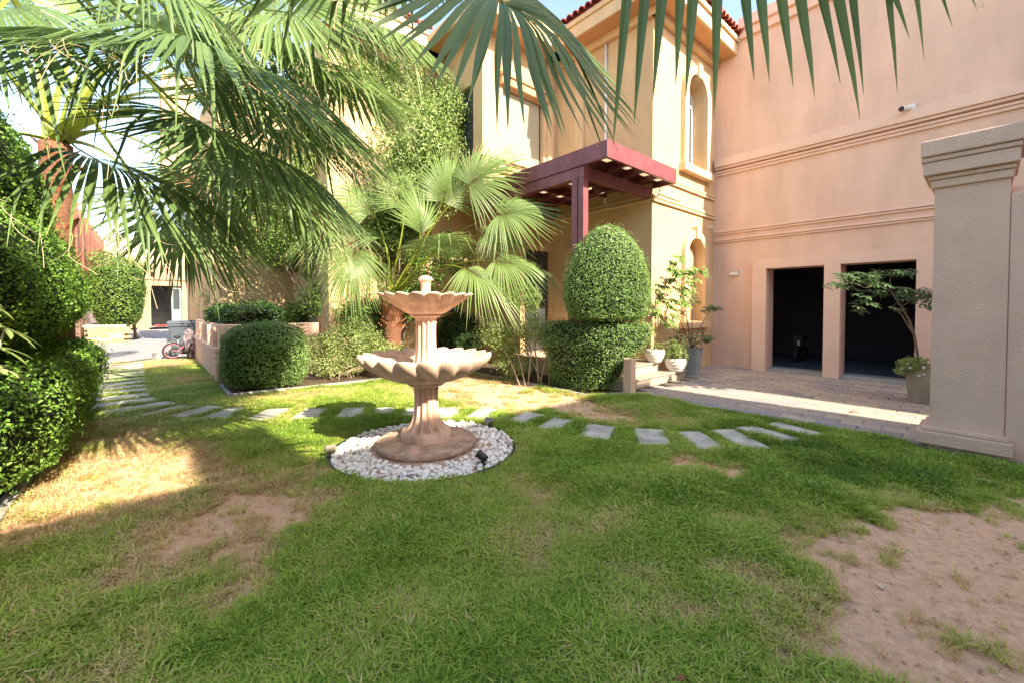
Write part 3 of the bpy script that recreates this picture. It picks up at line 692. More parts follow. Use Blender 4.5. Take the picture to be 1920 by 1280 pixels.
for i in range(15):
    o = link('roof_tile', tm, villa, (2.6+i*.18, 8.84, 8.12)); o.rotation_euler = (sl_, 0, random.uniform(-.04, .04))
MB().box(1.32, 3.0, 12.6, 12.9, 0, 7.6).obj('side_wall', ST, villa)
MB().box(1.32, 1.6, 12.9, 24, 0, 7.6).obj('side_wall', ST, villa)
ob = MB().box(.42, 1.318, 18.2, 22.5, 6.1, 9.4).obj('overhanging_bay', ST, villa)
for k in range(4): MB().box(.62, 1.318, 18.4+k*1.1, 18.6+k*1.1, 5.5, 6.098).obj('corbel', M['soffit'], villa)
for k in range(4): MB().box(1.22, 1.318, 13.2+k*2.4, 13.5+k*2.4, 0, 6.0).obj('pilaster', TR, villa)
MB().box(1.1, 1.318, 15.2, 16.6, 5.2, 5.5).obj('window_hood', M['soffit'], villa)
ww = MB().box(1.25, 1.317, 15.3, 16.5, 3.6, 5.19).obj('side_window', M['dark'], villa); MB().box(1.24, 1.249, 15.36, 16.44, 3.66, 5.1).obj('pane', M['glass'], ww)

ST, TR = M['stucco'], M['trim']
# raised planter along the villa, with ledge
pt = empty('raised_planter', (1.05, 12, 0), 'low peach planter wall with a sloping ledge, running back from the round clipped bush', 'planter')
MB().box(1.06, 1.3, 10.2, 15.4, 0, 1.14).obj('wall', ST, pt, bevel=.01)
MB().box(1.0, 1.06, 10.2, 15.4, 0, .60).obj('plinth', ST, pt, bevel=.008)
MB().box(.965, 1.062, 10.18, 15.42, .603, .68).obj('ledge', TR, pt, bevel=.01)
MB().box(1.302, 3.0, 10.2, 10.4, 0, 1.14).obj('wall', ST, pt, bevel=.01)
for k in range(5): MB().box(.985, 1.058, 10.6+k*1.0, 10.85+k*1.0, .683, 1.10).obj('pier', TR, pt, bevel=.006)
MB().box(1.302, 2.98, 10.402, 15.4, .9, 1.05).obj('soil', M['mulch'], pt)

# entrance steps and porch floor
stp = empty('entrance_steps', (7.3, 4.2, 0), 'granite entrance steps rising to the porch beside the tall clipped topiary', 'steps')
def granite_step(x1, y0, z1, n_):
    MB().box(6.32, x1-.03, y0+.03, 4.70 if x1 > 8.04 else 5.0, 0 if z1 < .25 else .19, z1-.031).obj('riser', M['granite'], stp)
    MB().box(6.31, x1, y0, 4.70 if x1 > 8.04 else 5.0, z1-.03, z1).obj('tread', M['granite'], stp, bevel=.006)
granite_step(8.52, 4.16, .195, 1); granite_step(8.03, 4.46, .38, 2)
MB().box(6.6, 8.04, 5.0, 7.6, 0, .378).obj('porch_floor', ST, stp)
MB().box(6.16, 6.305, 3.98, 4.14, 0, .62).obj('newel_post', M['clad'] and TR, stp, bevel=.008)

# canopy
can = empty('entrance_canopy', (7, 5, 3.8), 'flat maroon metal canopy on one post over the porch, with square lamps in its coffers', 'canopy')
MR, MD = M['maroon'], M['maroon_dark']
MB().box(5.76, 8.08, 4.20, 4.26, 3.99, 4.28).obj('fascia', MR, can, bevel=.004)
MB().box(5.76, 5.82, 4.262, 7.55, 3.99, 4.28).obj('fascia', MR, can, bevel=.004)
MB().box(8.02, 8.08, 4.262, 4.70, 3.99, 4.28).obj('fascia', MR, can, bevel=.004)
MB().box(5.822, 8.018, 4.262, 4.70, 4.12, 4.27).obj('roof_panel', MD, can)
MB().box(5.822, 8.04, 4.70, 7.55, 4.12, 4.272).obj('roof_panel', MD, can)
MB().box(5.79, 8.04, 4.72, 4.84, 3.79, 3.988).obj('beam', MR, can, bevel=.004)
MB().box(5.79, 5.91, 4.842, 7.55, 3.79, 3.988).obj('beam', MR, can, bevel=.004)
MB().box(5.912, 8.0, 7.42, 7.54, 3.79, 3.988).obj('beam', MD, can, bevel=.004)
for k in range(1, 4): MB().box(5.91+k*.53-.025, 5.91+k*.53+.025, 4.262, 7.42, 4.0, 4.118).obj('rib', MD, can)
for k in range(1, 5): MB().box(5.912, 8.0, 4.84+k*.52-.02, 4.84+k*.52+.02, 4.02, 4.117).obj('rib', MD, can)
for x in (6.13, 6.75, 7.35, 7.85):
    MB().box(x-.08, x+.08, 4.38, 4.54, 4.085, 4.119).obj('lamp', M['lamp_panel'], can)
for x in (6.2, 6.75, 7.3, 7.75):
    for y in (5.1, 5.85, 6.65): MB().box(x-.07, x+.07, y-.07, y+.07, 4.085, 4.119).obj('lamp', M['lamp_panel'], can)
MB().box(5.79, 5.925, 4.725, 4.84, 0, 3.788).obj('post', MR, can, bevel=.004)
MB().box(5.79, 5.90, 4.87, 5.0, 0, 3.788).obj('post', MR, can, bevel=.004)
MB().box(5.80, 5.88, 4.842, 4.868, 0, 3.78).obj('web', M['dark'], can)
cb = MB().tube([(7.9, 4.55, 4.08), (7.98, 4.5, 3.95), (8.12, 4.62, 3.86), (8.35, 4.69, 3.92), (8.7, 4.655, 3.885), (9.1, 4.655, 3.89)], .012, 6).obj('cable', M['black'], None, True)
tag(cb, 'loose black cable hanging from the canopy edge to the string course', 'cable')

# boundary wall with pillar at the right
pil = empty('gate_pillar', (6.5, .14, 0), 'thick rough stucco pillar with stepped cap at the right edge of the lawn', 'pillar')
RS = M['stucco_rough']
MB().box(6.29, 6.80, -.12, .40, 0, 2.78).obj('shaft', RS, pil, bevel=.012)
MB().box(6.285, 6.81, -.135, .415, 0, .055).obj('footing', RS, pil)
MB().box(6.19, 6.87, -.18, .50, .057, .19).obj('plinth_moulding', RS, pil, bevel=.012)
MB().box(6.23, 6.85, -.15, .46, .192, .235).obj('plinth_moulding', RS, pil, bevel=.01)
for z0, z1, o_ in ((2.75, 2.83, .035), (2.832, 2.875, .06), (2.877, 3.01, .11), (3.013, 3.06, .13)):
    MB().box(6.29-o_, 6.8+o_, -.12-o_*.5, .40+o_*.75, z0, z1).obj('cap_moulding', RS, pil, bevel=.01)
MB().box(6.13, 6.96, -.34, .50, 3.063, 3.23).obj('cap', RS, pil, bevel=.014)
bw_ = empty('boundary_wall', (6.5, -2, 0), 'rough stucco garden wall running out of the frame behind the pillar', 'wall')
MB().box(6.30, 6.75, -7, -.122, 0, 2.6).obj('wall', RS, bw_, bevel=.01)
MB().box(6.5, 6.85, -7, -.13, 2.602, 2.70).obj('coping', TR, bw_, bevel=.01)

# unseen house blocks added behind the viewpoint, shaped to shade lawn and court
nb = empty('unseen_house', (0, -10, 0), 'unseen peach house block added behind the lawn to cast its shadow', 'house')
H0 = (4.36+8)*math.tan(SUN_EL)/math.cos(SUN_AZ)
MB().box(-16, 8.0, -14, -8, 0, H0).obj('wall', ST, nb)
MB().box(1.25, 2.0, -9.2, -8, H0+.002, H0+1.15).obj('shadow_block', ST, nb)  # raised block added for the bump in the lawn shadow
MB().box(8.0, 9.1, -14, -8, 0, 5.9).obj('sun_gap_wall', ST, nb)  # added block kept low to let a strip of sun onto the court
MB().box(9.1, 20, -14, -8, 0, H0+1.35).obj('wall', ST, nb)

# =====================================================================
#  FAR LEFT: back building, slatted screen, planter
# =====================================================================
bb = empty('service_building', (0, 38, 0), 'low peach service building with an open doorway at the end of the drive', 'outbuilding')
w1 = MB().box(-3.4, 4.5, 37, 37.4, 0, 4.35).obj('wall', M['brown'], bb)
cut(w1, [MB().box(.10, 1.72, 36.8, 37.6, .12, 2.95)])
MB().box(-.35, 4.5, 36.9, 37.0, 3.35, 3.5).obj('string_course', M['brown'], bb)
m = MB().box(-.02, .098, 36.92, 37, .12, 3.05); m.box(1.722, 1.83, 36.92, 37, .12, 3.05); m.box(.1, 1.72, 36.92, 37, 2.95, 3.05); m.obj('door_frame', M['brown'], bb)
m = MB(); m.box(-1, 4, 41, 41.1, 0, 3.2); m.box(-1.1, -1, 37.4, 41, 0, 3.2); m.box(4, 4.1, 37.4, 41, 0, 3.2); m.box(-1.1, 4.1, 37.41, 41.1, 3.2, 3.3); m.obj('room', M['grey_wall'], bb)
MB().box(-1, 4, 37.0, 41, 0, .12).obj('floor', M['concrete'], bb)
d_ = MB().box(1.18, 1.70, 37.12, 37.18, .13, 2.93).obj('door', M['concrete'], bb)
MB().box(1.27, 1.62, 37.10, 37.119, 1.35, 2.75).obj('pane', M['glass'], d_); MB().tube([(1.23, 37.08, 1.2), (1.34, 37.08, 1.2)], .02).obj('handle', M['steel'], d_)
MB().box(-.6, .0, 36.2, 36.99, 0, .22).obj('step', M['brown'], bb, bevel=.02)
m = MB().lathe([(3.62, .0), (3.62, .11), (3.85, .11), (3.85, 0)], .22, 36.85, 14); fl = m.obj('bulkhead_light', M['black'], None); tag(fl, 'small round black lamp above the far doorway', 'lamp')
m = MB()
for k in range(26): m.lathe([(.14, .0), (.14+.17*random.random(), .09), (.2+.1*random.random(), .0)], .3+random.random()*.7, 37.6+random.random()*.5, 7)
tag(m.obj('cloth_heap', M['redcloth'], None, True), 'heap of red patterned cloth lying inside the far doorway', 'cloth')
cr = empty('cream_building', (0, 50, 0), 'cream neighbouring building with panel joints rising behind the service building', 'building')
MB().box(-14, 14, 50, 56, 0, 7.6).obj('wall', M['cream'], cr)
for z in (5.0, 5.6, 6.2, 6.8): MB().box(-14, 14, 49.93, 50, z, z+.06).obj('joint_strip', M['cream'], cr)
for k in range(9): MB().box(-13+k*3, -12.86+k*3, 49.9, 50, 0, 7.59).obj('rib', M['cream'], cr)
ww = MB().box(3.3, 4.6, 49.86, 50, 4.4, 5.5).obj('window', M['white'], cr); MB().box(3.4, 4.5, 49.84, 49.859, 4.5, 5.4).obj('pane', M['glass'], ww)
# left boundary wall and slatted screen
lw = empty('left_boundary_wall', (-3.3, 15, 0), 'peach garden wall behind the hedges on the left', 'wall')
MB().box(-3.6, -3.3, 1, 21.5, 0, 2.3).obj('wall', ST, lw); MB().box(-2.4, -2.1, 21.6, 37, 0, 2.6).obj('wall', ST, lw)
sc_ = empty('slatted_screen', (-2.1, 28, 2.6), 'tall red brown slatted screen with rounded post tops on the left wall', 'fence')
k = 0; yy = 21.6
while yy < 36.8:
    if k % 7 == 0:
        arch = [(.0+.17*math.cos(math.pi*q/6), .17*math.sin(math.pi*q/6)) for q in range(7)]
        m = MB(); pr = [(-.17, 2.6), (.17, 2.6)]+[(a, 5.55+b) for a, b in arch]
        vs = [(-2.28, yy+a, z) for a, z in pr]+[(-2.08, yy+a, z) for a, z in pr]; q = len(pr)
        m.add(vs, [tuple(range(q)), tuple(range(2*q-1, q-1, -1))]+[(i, i+q, (i+1) % q+q, (i+1) % q) for i in range(q)]); m.obj('post', M['slat'], sc_); yy += .30
    else:
        MB().box(-2.2, -2.14, yy, yy+.2, 2.6, 5.3-.02*(k % 7)).obj('slat', M['slat'], sc_); yy += .31
    k += 1
MB().box(-2.26, -2.203, 21.6, 36.9, 4.6, 4.7).obj('rail', M['slat'], sc_); MB().box(-2.26, -2.203, 21.6, 36.9, 3.0, 3.1).obj('rail', M['slat'], sc_)
# stone clad planter
sp = empty('stone_planter', (-1.6, 24.5, 0), 'planter box clad in thin tan stone strips under the far hedge', 'planter')
MB().box(-2.0, -.80, 24.2, 27.5, 0, .60).obj('core', M['joint'], sp)
MB().box(-2.06, -.74, 24.1, 27.5, .66, .76).obj('coping', M['concrete'], sp, bevel=.01)
sm = [MB().box(-a/2, a/2, -.05, .05, 0, .085, tint=t).mesh('stone_strip', M['clad']) for a, t in ((.38, .1), (.30, .5), (.44, .9), (.25, .3))]
for r_ in range(7):
    x = -1.98+(r_ % 2)*.08
    while x < -.82:
        s_ = random.choice(sm); L = max(v.co.x for v in s_.vertices)*2
        if x+L > -.76: s_ = sm[3]; L = .25
        o = link('stone_strip', s_, sp, (x+L/2, 24.17+random.uniform(-.03, .01), .01+r_*.093)); x += L+.008
for r_ in range(7):
    y = 24.3
    while y < 27.3:
        s_ = random.choice(sm); L = max(v.co.x for v in s_.vertices)*2
        o = link('stone_strip', s_, sp, (-.78+random.uniform(-.01, .03), y+L/2, .01+r_*.093)); o.rotation_euler.z = R(90); y += L+.01

# =====================================================================
#  FOUNTAIN
# =====================================================================
fx, fy = FC
ft = empty('fountain', (fx, fy, 0), 'two tiered pink cast stone fountain with scalloped bowls in a ring of white pebbles', 'fountain')
FS = M['foun']
def flute(n, amp, rim=None, lobes=16):
    def fn(z, r, a):
        k = abs(math.sin(a*n/2)); return r*(1-amp+amp*1.6*k), 0
    return fn
# base
m = MB().lathe([(-.02, .66), (.022, .66), (.03, .64), (.03, .30)], fx+.06, fy-.02, 56); m.obj('plinth_slab', M['foun_dirty'], ft, True)
def petal(z, r, a):
    return r, (.016*math.copysign(abs(math.cos(a*10))**.5, math.cos(a*10))*min(1, (.49-r)/.04, (r-.25)/.05) if .25 < r < .49 else 0)
m = MB().lathe([(.031, .505), (.045, .525), (.088, .525), (.098, .515), (.098, .50), (.090, .49), (.095, .47), (.102, .43), (.108, .38), (.112, .33), (.114, .24)], fx, fy, 108, petal); m.obj('base_disc', M['foun_dirty'], ft, True)
m = MB().lathe([(.105, .262), (.15, .268), (.19, .262), (.205, .245), (.205, .1)], fx, fy, 48); m.obj('base_ring', FS, ft, True)
def column(z0, z1, r0, rm, r1, n=12):
    pr = []; N_ = 22
    for i in range(N_+1):
        t = i/N_; flare = (1-t)**5.5; top = max(0, (t-.82)/.18)**2
        pr.append((z0+(z1-z0)*t, rm+(r0-rm)*flare+(r1-rm)*top))
    def fn(z, r, a):
        t = (z-z0)/(z1-z0); k = abs(math.cos(a*n/2)); s = 1 if t < .93 else 0
        am = .20 if t > .15 else .20+.08*(1-t/.15)
        return r*(1-am*s+am*1.7*s*(1-k**3)), (-.012*k if t < .05 else 0)
    return pr, fn
pr, fn = column(.20, .68, .215, .112, .14); m = MB().lathe(pr, fx, fy, 144, fn); m.obj('lower_column', FS, ft, True)
m = MB().lathe([(.665, .13), (.675, .17), (.70, .205), (.715, .20), (.72, .15)], fx, fy, 48, flute(18, .03)); m.obj('collar', FS, ft, True)
def bowl(zb, zr, rb, rr, lobes, rimw, name, ez=1.25, er=1.6):
    """scalloped bowl: outside profile up to the rim, then back down inside"""
    out = [(0, 0.02), (.0, .75), (.06, 1.0)]
    prof = [(zb, .02), (zb, rb*.8), (zb+.012, rb)]
    N_ = 13
    for i in range(1, N_+1):
        t = i/N_; prof.append((zb+.012+(zr-zb-.012)*(t**ez), rb+(rr-rb)*(1-(1-t)**er)))
    prof += [(zr+.012, rr*.995), (zr+.010, rr*.965)]
    for i in range(1, 10):
        t = i/9; prof.append((zr+.0-(zr-zb-.07)*math.sin(t*1.5)*.9, rr*.965*(1-t)+.05*t))
    nk = len(prof)
    def fn(z, r, a):
        u = max(0, min(1, (r-rb*.8)/(rr-rb*.8)))
        sw = a+.35*u                                   # flutes sweep a little sideways
        k2 = 2*abs(math.sin(sw*lobes/2))**.8-1
        return r*(1+.060*k2*max(.3, u)**.5*min(1, u*6+.2)), .013*k2*(u**3)*(rimw/.02)
    m = MB().lathe(prof, fx, fy, 192, fn); return m.obj(name, FS, ft, True)
bowl(.715, .985, .26, .665, 20, .022, 'lower_bowl')
pr, fn = column(.80, 1.40, .185, .095, .125); m = MB().lathe(pr, fx, fy, 144, fn); m.obj('upper_column', FS, ft, True)
m = MB().lathe([(1.385, .11), (1.395, .15), (1.415, .165), (1.43, .15), (1.435, .1)], fx, fy, 48, flute(16, .03)); m.obj('collar', FS, ft, True)
bowl(1.425, 1.625, .20, .475, 18, .018, 'upper_bowl', 1.0, 1.02)
m = MB().lathe([(1.50, .10), (1.58, .068), (1.66, .052), (1.74, .050), (1.775, .060), (1.785, .078), (1.80, .080), (1.805, .07), (1.822, .055), (1.835, .02)], fx, fy, 48, flute(8, .03)); m.obj('finial', FS, ft, True)
# pebbles
pb = empty('pebble_ring', (fx, fy, .0), 'round bed of white pebbles with a thin black edging round the fountain foot', 'pebble bed')
MB().lathe([(-.05, .935), (.035, .935), (.038, .945), (.035, .955), (-.05, .955)], fx-.02, fy-.02, 72).obj('edging', M['black'], pb, True)
MB().lathe([(.004, .0), (.010, .5), (.004, .935)], fx-.02, fy-.02, 48).obj('bed_soil', mat('pebble_soil', (.42, .27, .18), .95, (.30, .19, .12), 20, bump=.8, bscale=60), pb, True)
pmesh = []
for k in range(14):
    bm = bmesh.new(); bmesh.ops.create_icosphere(bm, subdivisions=2, radius=1)
    a, b, c = random.uniform(.8, 1.25), random.uniform(.65, 1), random.uniform(.45, .7)
    for v in bm.verts:
        d = 1+.13*math.sin(v.co.x*2.3+k)+.10*math.sin(v.co.y*3.1+2*k); v.co = Vector((v.co.x*a*d, v.co.y*b*d, v.co.z*c*d))
    for f in bm.faces: f.smooth = True
    me = bpy.data.meshes.new('pebble'); bm.to_mesh(me); bm.free(); me.materials.append(M['pebble'])
    t = [0.02, .12, .16, .4, .6, .8, .9, 1, .5, .7, .95, .3, .85, .55][k]
    at = me.attributes.new('tint', 'FLOAT', 'POINT'); at.data.foreach_set('value', [t]*len(me.vertices)); pmesh.append(me)
spots = []; tries = 0
while len(spots) < 620 and tries < 60000:
    tries += 1
    r_ = math.sqrt(random.uniform(.56**2, .92**2)); a = random.uniform(0, 2*math.pi)
    x, y = fx-.02+r_*math.cos(a), fy-.02+r_*math.sin(a)
    if math.hypot(x-fx-.06, y-fy+.02) < .64-(random.random()**4)*.16: continue
    sz = random.uniform(.020, .036)
    if any((x-q[0])**2+(y-q[1])**2 < (.80*(sz+q[2]))**2 for q in spots): continue
    spots.append((x, y, sz))
# heap a second layer in places
top = []
for _ in range(230):
    q = random.choice(spots); top.append((q[0]+random.uniform(-.02, .02), q[1]+random.uniform(-.02, .02), random.uniform(.019, .032), 1))
allp = [(*q, 0) for q in spots]+[q for q in top if math.hypot(q[0]-fx+.02, q[1]-fy+.02) < .92 and math.hypot(q[0]-fx-.06, q[1]-fy+.02) > .66]
vis = sorted(allp, key=lambda q: (q[0]**2+q[1]**2)/(q[2]**2)/(1 if q[3] else .8))
restm = MB()
for i, (x, y, sz, l) in enumerate(vis):
    kk = random.choices(range(14), weights=[2, 2.5, 3]+[4]*11)[0]
    z = .012+sz*.45+(.022 if l else 0); rot = (random.uniform(-.4, .4), random.uniform(-.4, .4), random.uniform(0, 6.28))
    if i < 299:
        o = link('pebble', pmesh[kk], pb, (x, y, z)); o.scale = (sz*1.1,)*3; o.rotation_euler = rot
    else:
        M4 = Matrix.LocRotScale(Vector((x, y, z)), __import__('mathutils').Euler(rot), Vector((sz*1.1,)*3)); me = pmesh[kk]
        restm.add([M4 @ v.co for v in me.vertices], [tuple(p.vertices) for p in me.polygons], tint=me.attributes['tint'].data[0].value)
restm.obj('pebble_bank', M['pebble'], pb, True)['kind'] = 'stuff'
# garden spotlights round the fountain
def spot(x, y, yaw, tilt, label, body='black'):
    e_ = empty('garden_spotlight', (x, y, 0), label, 'garden light', 'garden spotlights round the fountain')
    M4 = Matrix.Translation((x, y, .11)) @ Matrix.Rotation(yaw, 4, 'Z') @ Matrix.Rotation(tilt, 4, 'Y')
    m = MB(); m.lathe([(-.055, 0), (-.055, .028), (-.03, .036), (.045, .040), (.05, .042), (.05, .036)], 0, 0, 20); m.v = [tuple(M4 @ Vector(v)) for v in m.v]; m.obj('housing', M[body], e_, True)
    m = MB(); m.lathe([(.044, .0), (.044, .037)], 0, 0, 20); m.v = [tuple(M4 @ Vector(v)) for v in m.v]; m.obj('lens', M['lens'], e_)
    MB().tube([(x, y, -.05), (x, y, .075)], [.008, .012], 8).obj('stake', M['black'], e_, True)
    MB().lathe([(.03, .0), (.03, .045), (.045, .04), (.05, .0)], x, y, 16).obj('foot', M['black'], e_, True)
spot(2.62, 4.86, R(-150), R(75), 'black garden spotlight tilted up behind the fountain, left of its column')
spot(3.14, 4.02, R(-170), R(80), 'grey spotlight behind the pebble ring on the right, next to the stepping stones', 'steel')
spot(2.33, 3.10, R(120), R(60), 'dark spotlight lying among the front right pebbles of the ring')
spot(1.33, 4.25, R(-30), R(85), 'brown spotlight at the left edge of the pebble ring', 'pot_tan')

# =====================================================================
#  CLIPPED HEDGES AND SHRUBS
# =====================================================================
def hedge_thing(name, label, cat, bodies, n, size, m, group=None, aspect=.55, jitter=.55, stems=None):
    """bodies: list of (part name, Hedge)"""
    c = bodies[0][1]; e_ = empty(name, (c.cx, c.cy, 0), label, cat, group)
    for (pn, h), k in zip(bodies, n):
        pt_, nr = h.sample(k)
        sh = vn(pt_[:, 0]*1.3+pt_[:, 2], pt_[:, 1]*1.3, 2.0, 9)
        t = np.clip(rng.beta(2, 2.4, k)*.75+sh*.45-.10, 0, 1)
        o = leaves(pn, pt_, nr, rng.uniform(*size, k), m, e_, aspect, tint=t, jitter=jitter, hang=.3)
        h.core('shade_core', e_)
        # loose shoots that stand out of the clipped surface
        q, nr2 = h.sample(max(40, k//26)); q = q+nr2*rng.uniform(.0, .09, len(q))[:, None]
        q = np.repeat(q, 3, 0)+rng.normal(0, .014, (len(q)*3, 3))
        leaves('shoots', q, np.repeat(nr2, 3, 0), rng.uniform(*size, len(q)), m, e_, aspect, jitter=.8)['kind'] = 'stuff'
    if stems:
        for s_ in stems: MB().tube(*s_).obj('stem', M['bark'], e_, True)
    return e_
# the big hedge at the left
hedge_thing('tiered_hedge', 'very large dark clipped hedge in three bulging tiers along the left edge', 'hedge', [
  ('lower_tier', Hedge(-1.72, 6.75, 1.20, 3.0, [(.10, .86), (.22, .97), (.5, 1.0), (.80, 1.0), (.98, .95), (1.05, .84), (1.06, .3)], 3.4, .11, 1, (.08, 0))),
  ('middle_tier', Hedge(-1.78, 6.75, 1.18, 2.85, [(1.12, .72), (1.22, .90), (1.45, 1.0), (1.9, 1.0), (2.2, .93), (2.34, .80)], 3.0, .13, 2)),
  ('top_tier', Hedge(-1.95, 6.75, 1.16, 2.85, [(2.30, .85), (2.6, .96), (2.95, .93), (3.3, .82), (3.6, .62), (3.8, .34), (3.85, .02)], 2.6, .13, 3))],
  (38000, 36000, 28000), (.022, .038), M['hedge_big'], stems=[([(-1.2, 8.6, 0), (-1.25, 8.5, .6), (-1.4, 8.2, 1.3)], .035), ([(-1.0, 7.6, 0), (-1.2, 7.5, .8)], .03), ([(-1.3, 5.2, 0), (-1.4, 5.3, .8)], .035)])
hedge_thing('planter_hedge', 'sunny bulging hedge growing out of the stone clad planter', 'hedge',
  [('foliage', Hedge(-1.02, 25.3, .88, 1.5, [(.72, .62), (1.0, .78), (1.6, .95), (2.3, 1.02), (2.8, .98), (3.12, .88), (3.2, .3)], 2.6, .12, 4))], (9000,), (.06, .10), M['hedge'])
hedge_thing('round_bush', 'round clipped bush on the left end of the back flower bed', 'bush',
  [('foliage', Hedge(1.66, 8.98, .70, .66, [(.06, .82), (.25, .97), (.6, 1.02), (.9, .95), (1.10, .75), (1.20, .42), (1.24, .03)], 2.2, .07, 5))], (15000,), (.024, .038), M['topiary'])
hedge_thing('topiary', 'clipped topiary, egg shaped dome standing above a flaring square hedge block', 'topiary', [
  ('block', Hedge(6.08, 4.98, .64, .90, [(.04, .60), (.25, .76), (.55, .92), (.95, 1.06), (1.14, 1.08), (1.24, 1.0), (1.26, .25)], 4.2, .10, 6, (.16, -.14))),
  ('dome', Hedge(6.06, 4.42, .72, .72, [(1.27, .60), (1.33, .90), (1.6, 1.0), (2.0, .99), (2.35, .86), (2.62, .66), (2.82, .40), (2.90, .2), (2.93, .02)], 2.15, .04, 7))],
  (15000, 20000), (.022, .034), M['topiary'], stems=[([(6.0, 4.6, 0), (6.02, 4.5, 1.3)], .06)])
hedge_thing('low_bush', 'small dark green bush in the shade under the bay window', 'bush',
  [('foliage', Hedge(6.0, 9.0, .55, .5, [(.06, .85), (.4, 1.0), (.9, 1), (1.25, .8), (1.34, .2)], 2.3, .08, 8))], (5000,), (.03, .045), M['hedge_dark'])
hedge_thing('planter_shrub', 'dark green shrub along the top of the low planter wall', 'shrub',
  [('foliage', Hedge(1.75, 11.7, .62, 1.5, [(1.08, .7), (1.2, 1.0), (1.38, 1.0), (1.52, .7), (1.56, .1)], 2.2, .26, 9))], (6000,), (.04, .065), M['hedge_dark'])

def cloud(blobs, n, shell=.45, clump=.06, per=10):
    """leaf positions in several ellipsoids, gathered in clumps"""
    P_, N_ = [], []
    tot = sum(b[2]*1.0 for b in blobs)
    for c, r, wgt in blobs:
        k = int(n*wgt/tot/per); d = rng.normal(0, 1, (k, 3)); d /= np.linalg.norm(d, axis=1)[:, None]
        rad = (shell+(1-shell)*rng.random(k))**.6
        rad *= 1+.22*wob(d[:, 0]*2, d[:, 1]*2, d[:, 2]*2, 1.3, c[0])
        cc = np.array(c)+d*np.array(r)*rad[:, None]
        pp = np.repeat(cc, per, 0)+rng.normal(0, clump, (k*per, 3)); P_.append(pp); N_.append(np.repeat(d*.7+np.array([0, -.2, .5]), per, 0))
    return np.concatenate(P_), np.concatenate(N_)
def twigs(base, blobs, n, r0, name, parent, m=None, spread=.08):
    for i in range(n):
        c, r, _ = random.choice(blobs); b = Vector(base)+Vector((random.uniform(-spread, spread), random.uniform(-spread, spread), 0))
        e_ = Vector([c[k]+random.uniform(-.6, .6)*r[k] for k in range(3)])
        mid = b.lerp(e_, .5)+Vector((random.uniform(-.1, .1), random.uniform(-.1, .1), .12))
        q = b.lerp(mid, .5)+Vector((random.uniform(-.03, .03), random.uniform(-.03, .03), .05))
        MB().tube([b, q, mid, mid.lerp(e_, .6)+Vector((0, 0, .03)), e_], [r0, r0*.85, r0*.6, r0*.4, r0*.15], 6).obj(name, m or M['bark'], parent, True)
# tall leafy tree against the villa
def V3(px, py, f): return tuple(P(px, py, f))
tr = empty('leafy_tree', tuple(P(735, 692, 10.0)*1)[:2]+(0,), 'tall loose tree with small pale green leaves, growing against the bay window', 'tree')
B = [(V3(790, 300, 9.2), (1.0, .8, 1.5), 3.4), (V3(835, 210, 9.9), (.55, .5, .8), 1.6), (V3(760, 180, 10.2), (.8, .7, .9), 2), (V3(690, 150, 10.0), (.9, .6, .9), 2.0),
     (V3(740, 420, 9.9), (.9, .7, 1.0), 2.4), (V3(620, 330, 10.2), (1.2, .6, 1.6), 3.4), (V3(650, 470, 10.2), (.9, .6, .7), 2), (V3(560, 420, 11), (.8, .6, .9), 1.2)]
pp, nn = cloud(B, 46000, .25, .075); leaves('crown', pp, nn, rng.uniform(.05, .085, len(pp)), M['tree'], tr, .42, jitter=.7, hang=.5)
pp, nn = cloud([(c, tuple(q*.85 for q in r), w_) for c, r, w_ in B], 20000, .0, .10); leaves('inner_foliage', pp, nn, rng.uniform(.06, .095, len(pp)), M['hedge'], tr, .45, jitter=.9, hang=.5)
twigs(tr.location, B, 16, .035, 'branch', tr); twigs(tr.location, B[:1], 2, .06, 'trunk', tr)
tr = empty('shade_tree', tuple(P(640, 690, 10.2))[:2]+(0,), 'darker leafy climber spreading over the brown wall behind the sunny shrub', 'tree')
B = [(V3(620, 560, 10.0), (.8, .4, .45), 2), (V3(690, 590, 9.6), (.7, .4, .4), 2), (V3(560, 590, 10.4), (.5, .3, .3), 1), (V3(540, 470, 11), (.9, .5, .6), 1.6), (V3(620, 500, 10.4), (.8, .5, .5), 1.6), (V3(770, 560, 9.6), (.6, .4, .5), 1.3), (V3(850, 480, 9.6), (.5, .4, .5), .9), (V3(800, 500, 9.5), (.45, .35, .7), 1.4), (V3(470, 440, 12), (1.2, .5, .9), 2), ((2.0, 10.9, 3.3), (1.2, .9, .8), 4), ((2.9, 10.2, 3.5), (1.1, .8, .9), 3), ((1.9, 11.6, 4.6), (1.0, .7, .8), 2), (V3(590, 400, 10.6), (1.1, .5, 1.0), 2.6), (V3(430, 560, 12.2), (.9, .3, .3), .6)]
pp, nn = cloud(B, 42000, .2, .065); leaves('crown', pp, nn, rng.uniform(.05, .085, len(pp)), M['hedge'], tr, .42, jitter=.8, hang=.4)
twigs(tr.location, B, 12, .03, 'branch', tr)
sh = empty('sunny_shrub', tuple(P(640, 700, 8.8))[:2]+(0,), 'loose sunlit shrub with pale leaves and dry twigs beside the round bush', 'shrub')
B = [(V3(650, 640, 8.9), (.62, .45, .40), 3), (V3(695, 650, 8.9), (.45, .4, .42), 2), (V3(600, 650, 8.9), (.38, .3, .3), 1.2), (V3(640, 680, 8.8), (.7, .4, .25), 1.6), (V3(680, 610, 9.1), (.5, .3, .25), 1), (V3(735, 668, 8.5), (.35, .3, .28), 1.3)]
pp, nn = cloud(B, 15000, .3, .04); pp[:, 2] = np.maximum(pp[:, 2], .05); leaves('foliage', pp, nn, rng.uniform(.026, .045, len(pp)), M['shrub'], sh, .5, jitter=.8)
twigs(sh.location, B, 22, .012, 'twig', sh, M['stem'], .35)
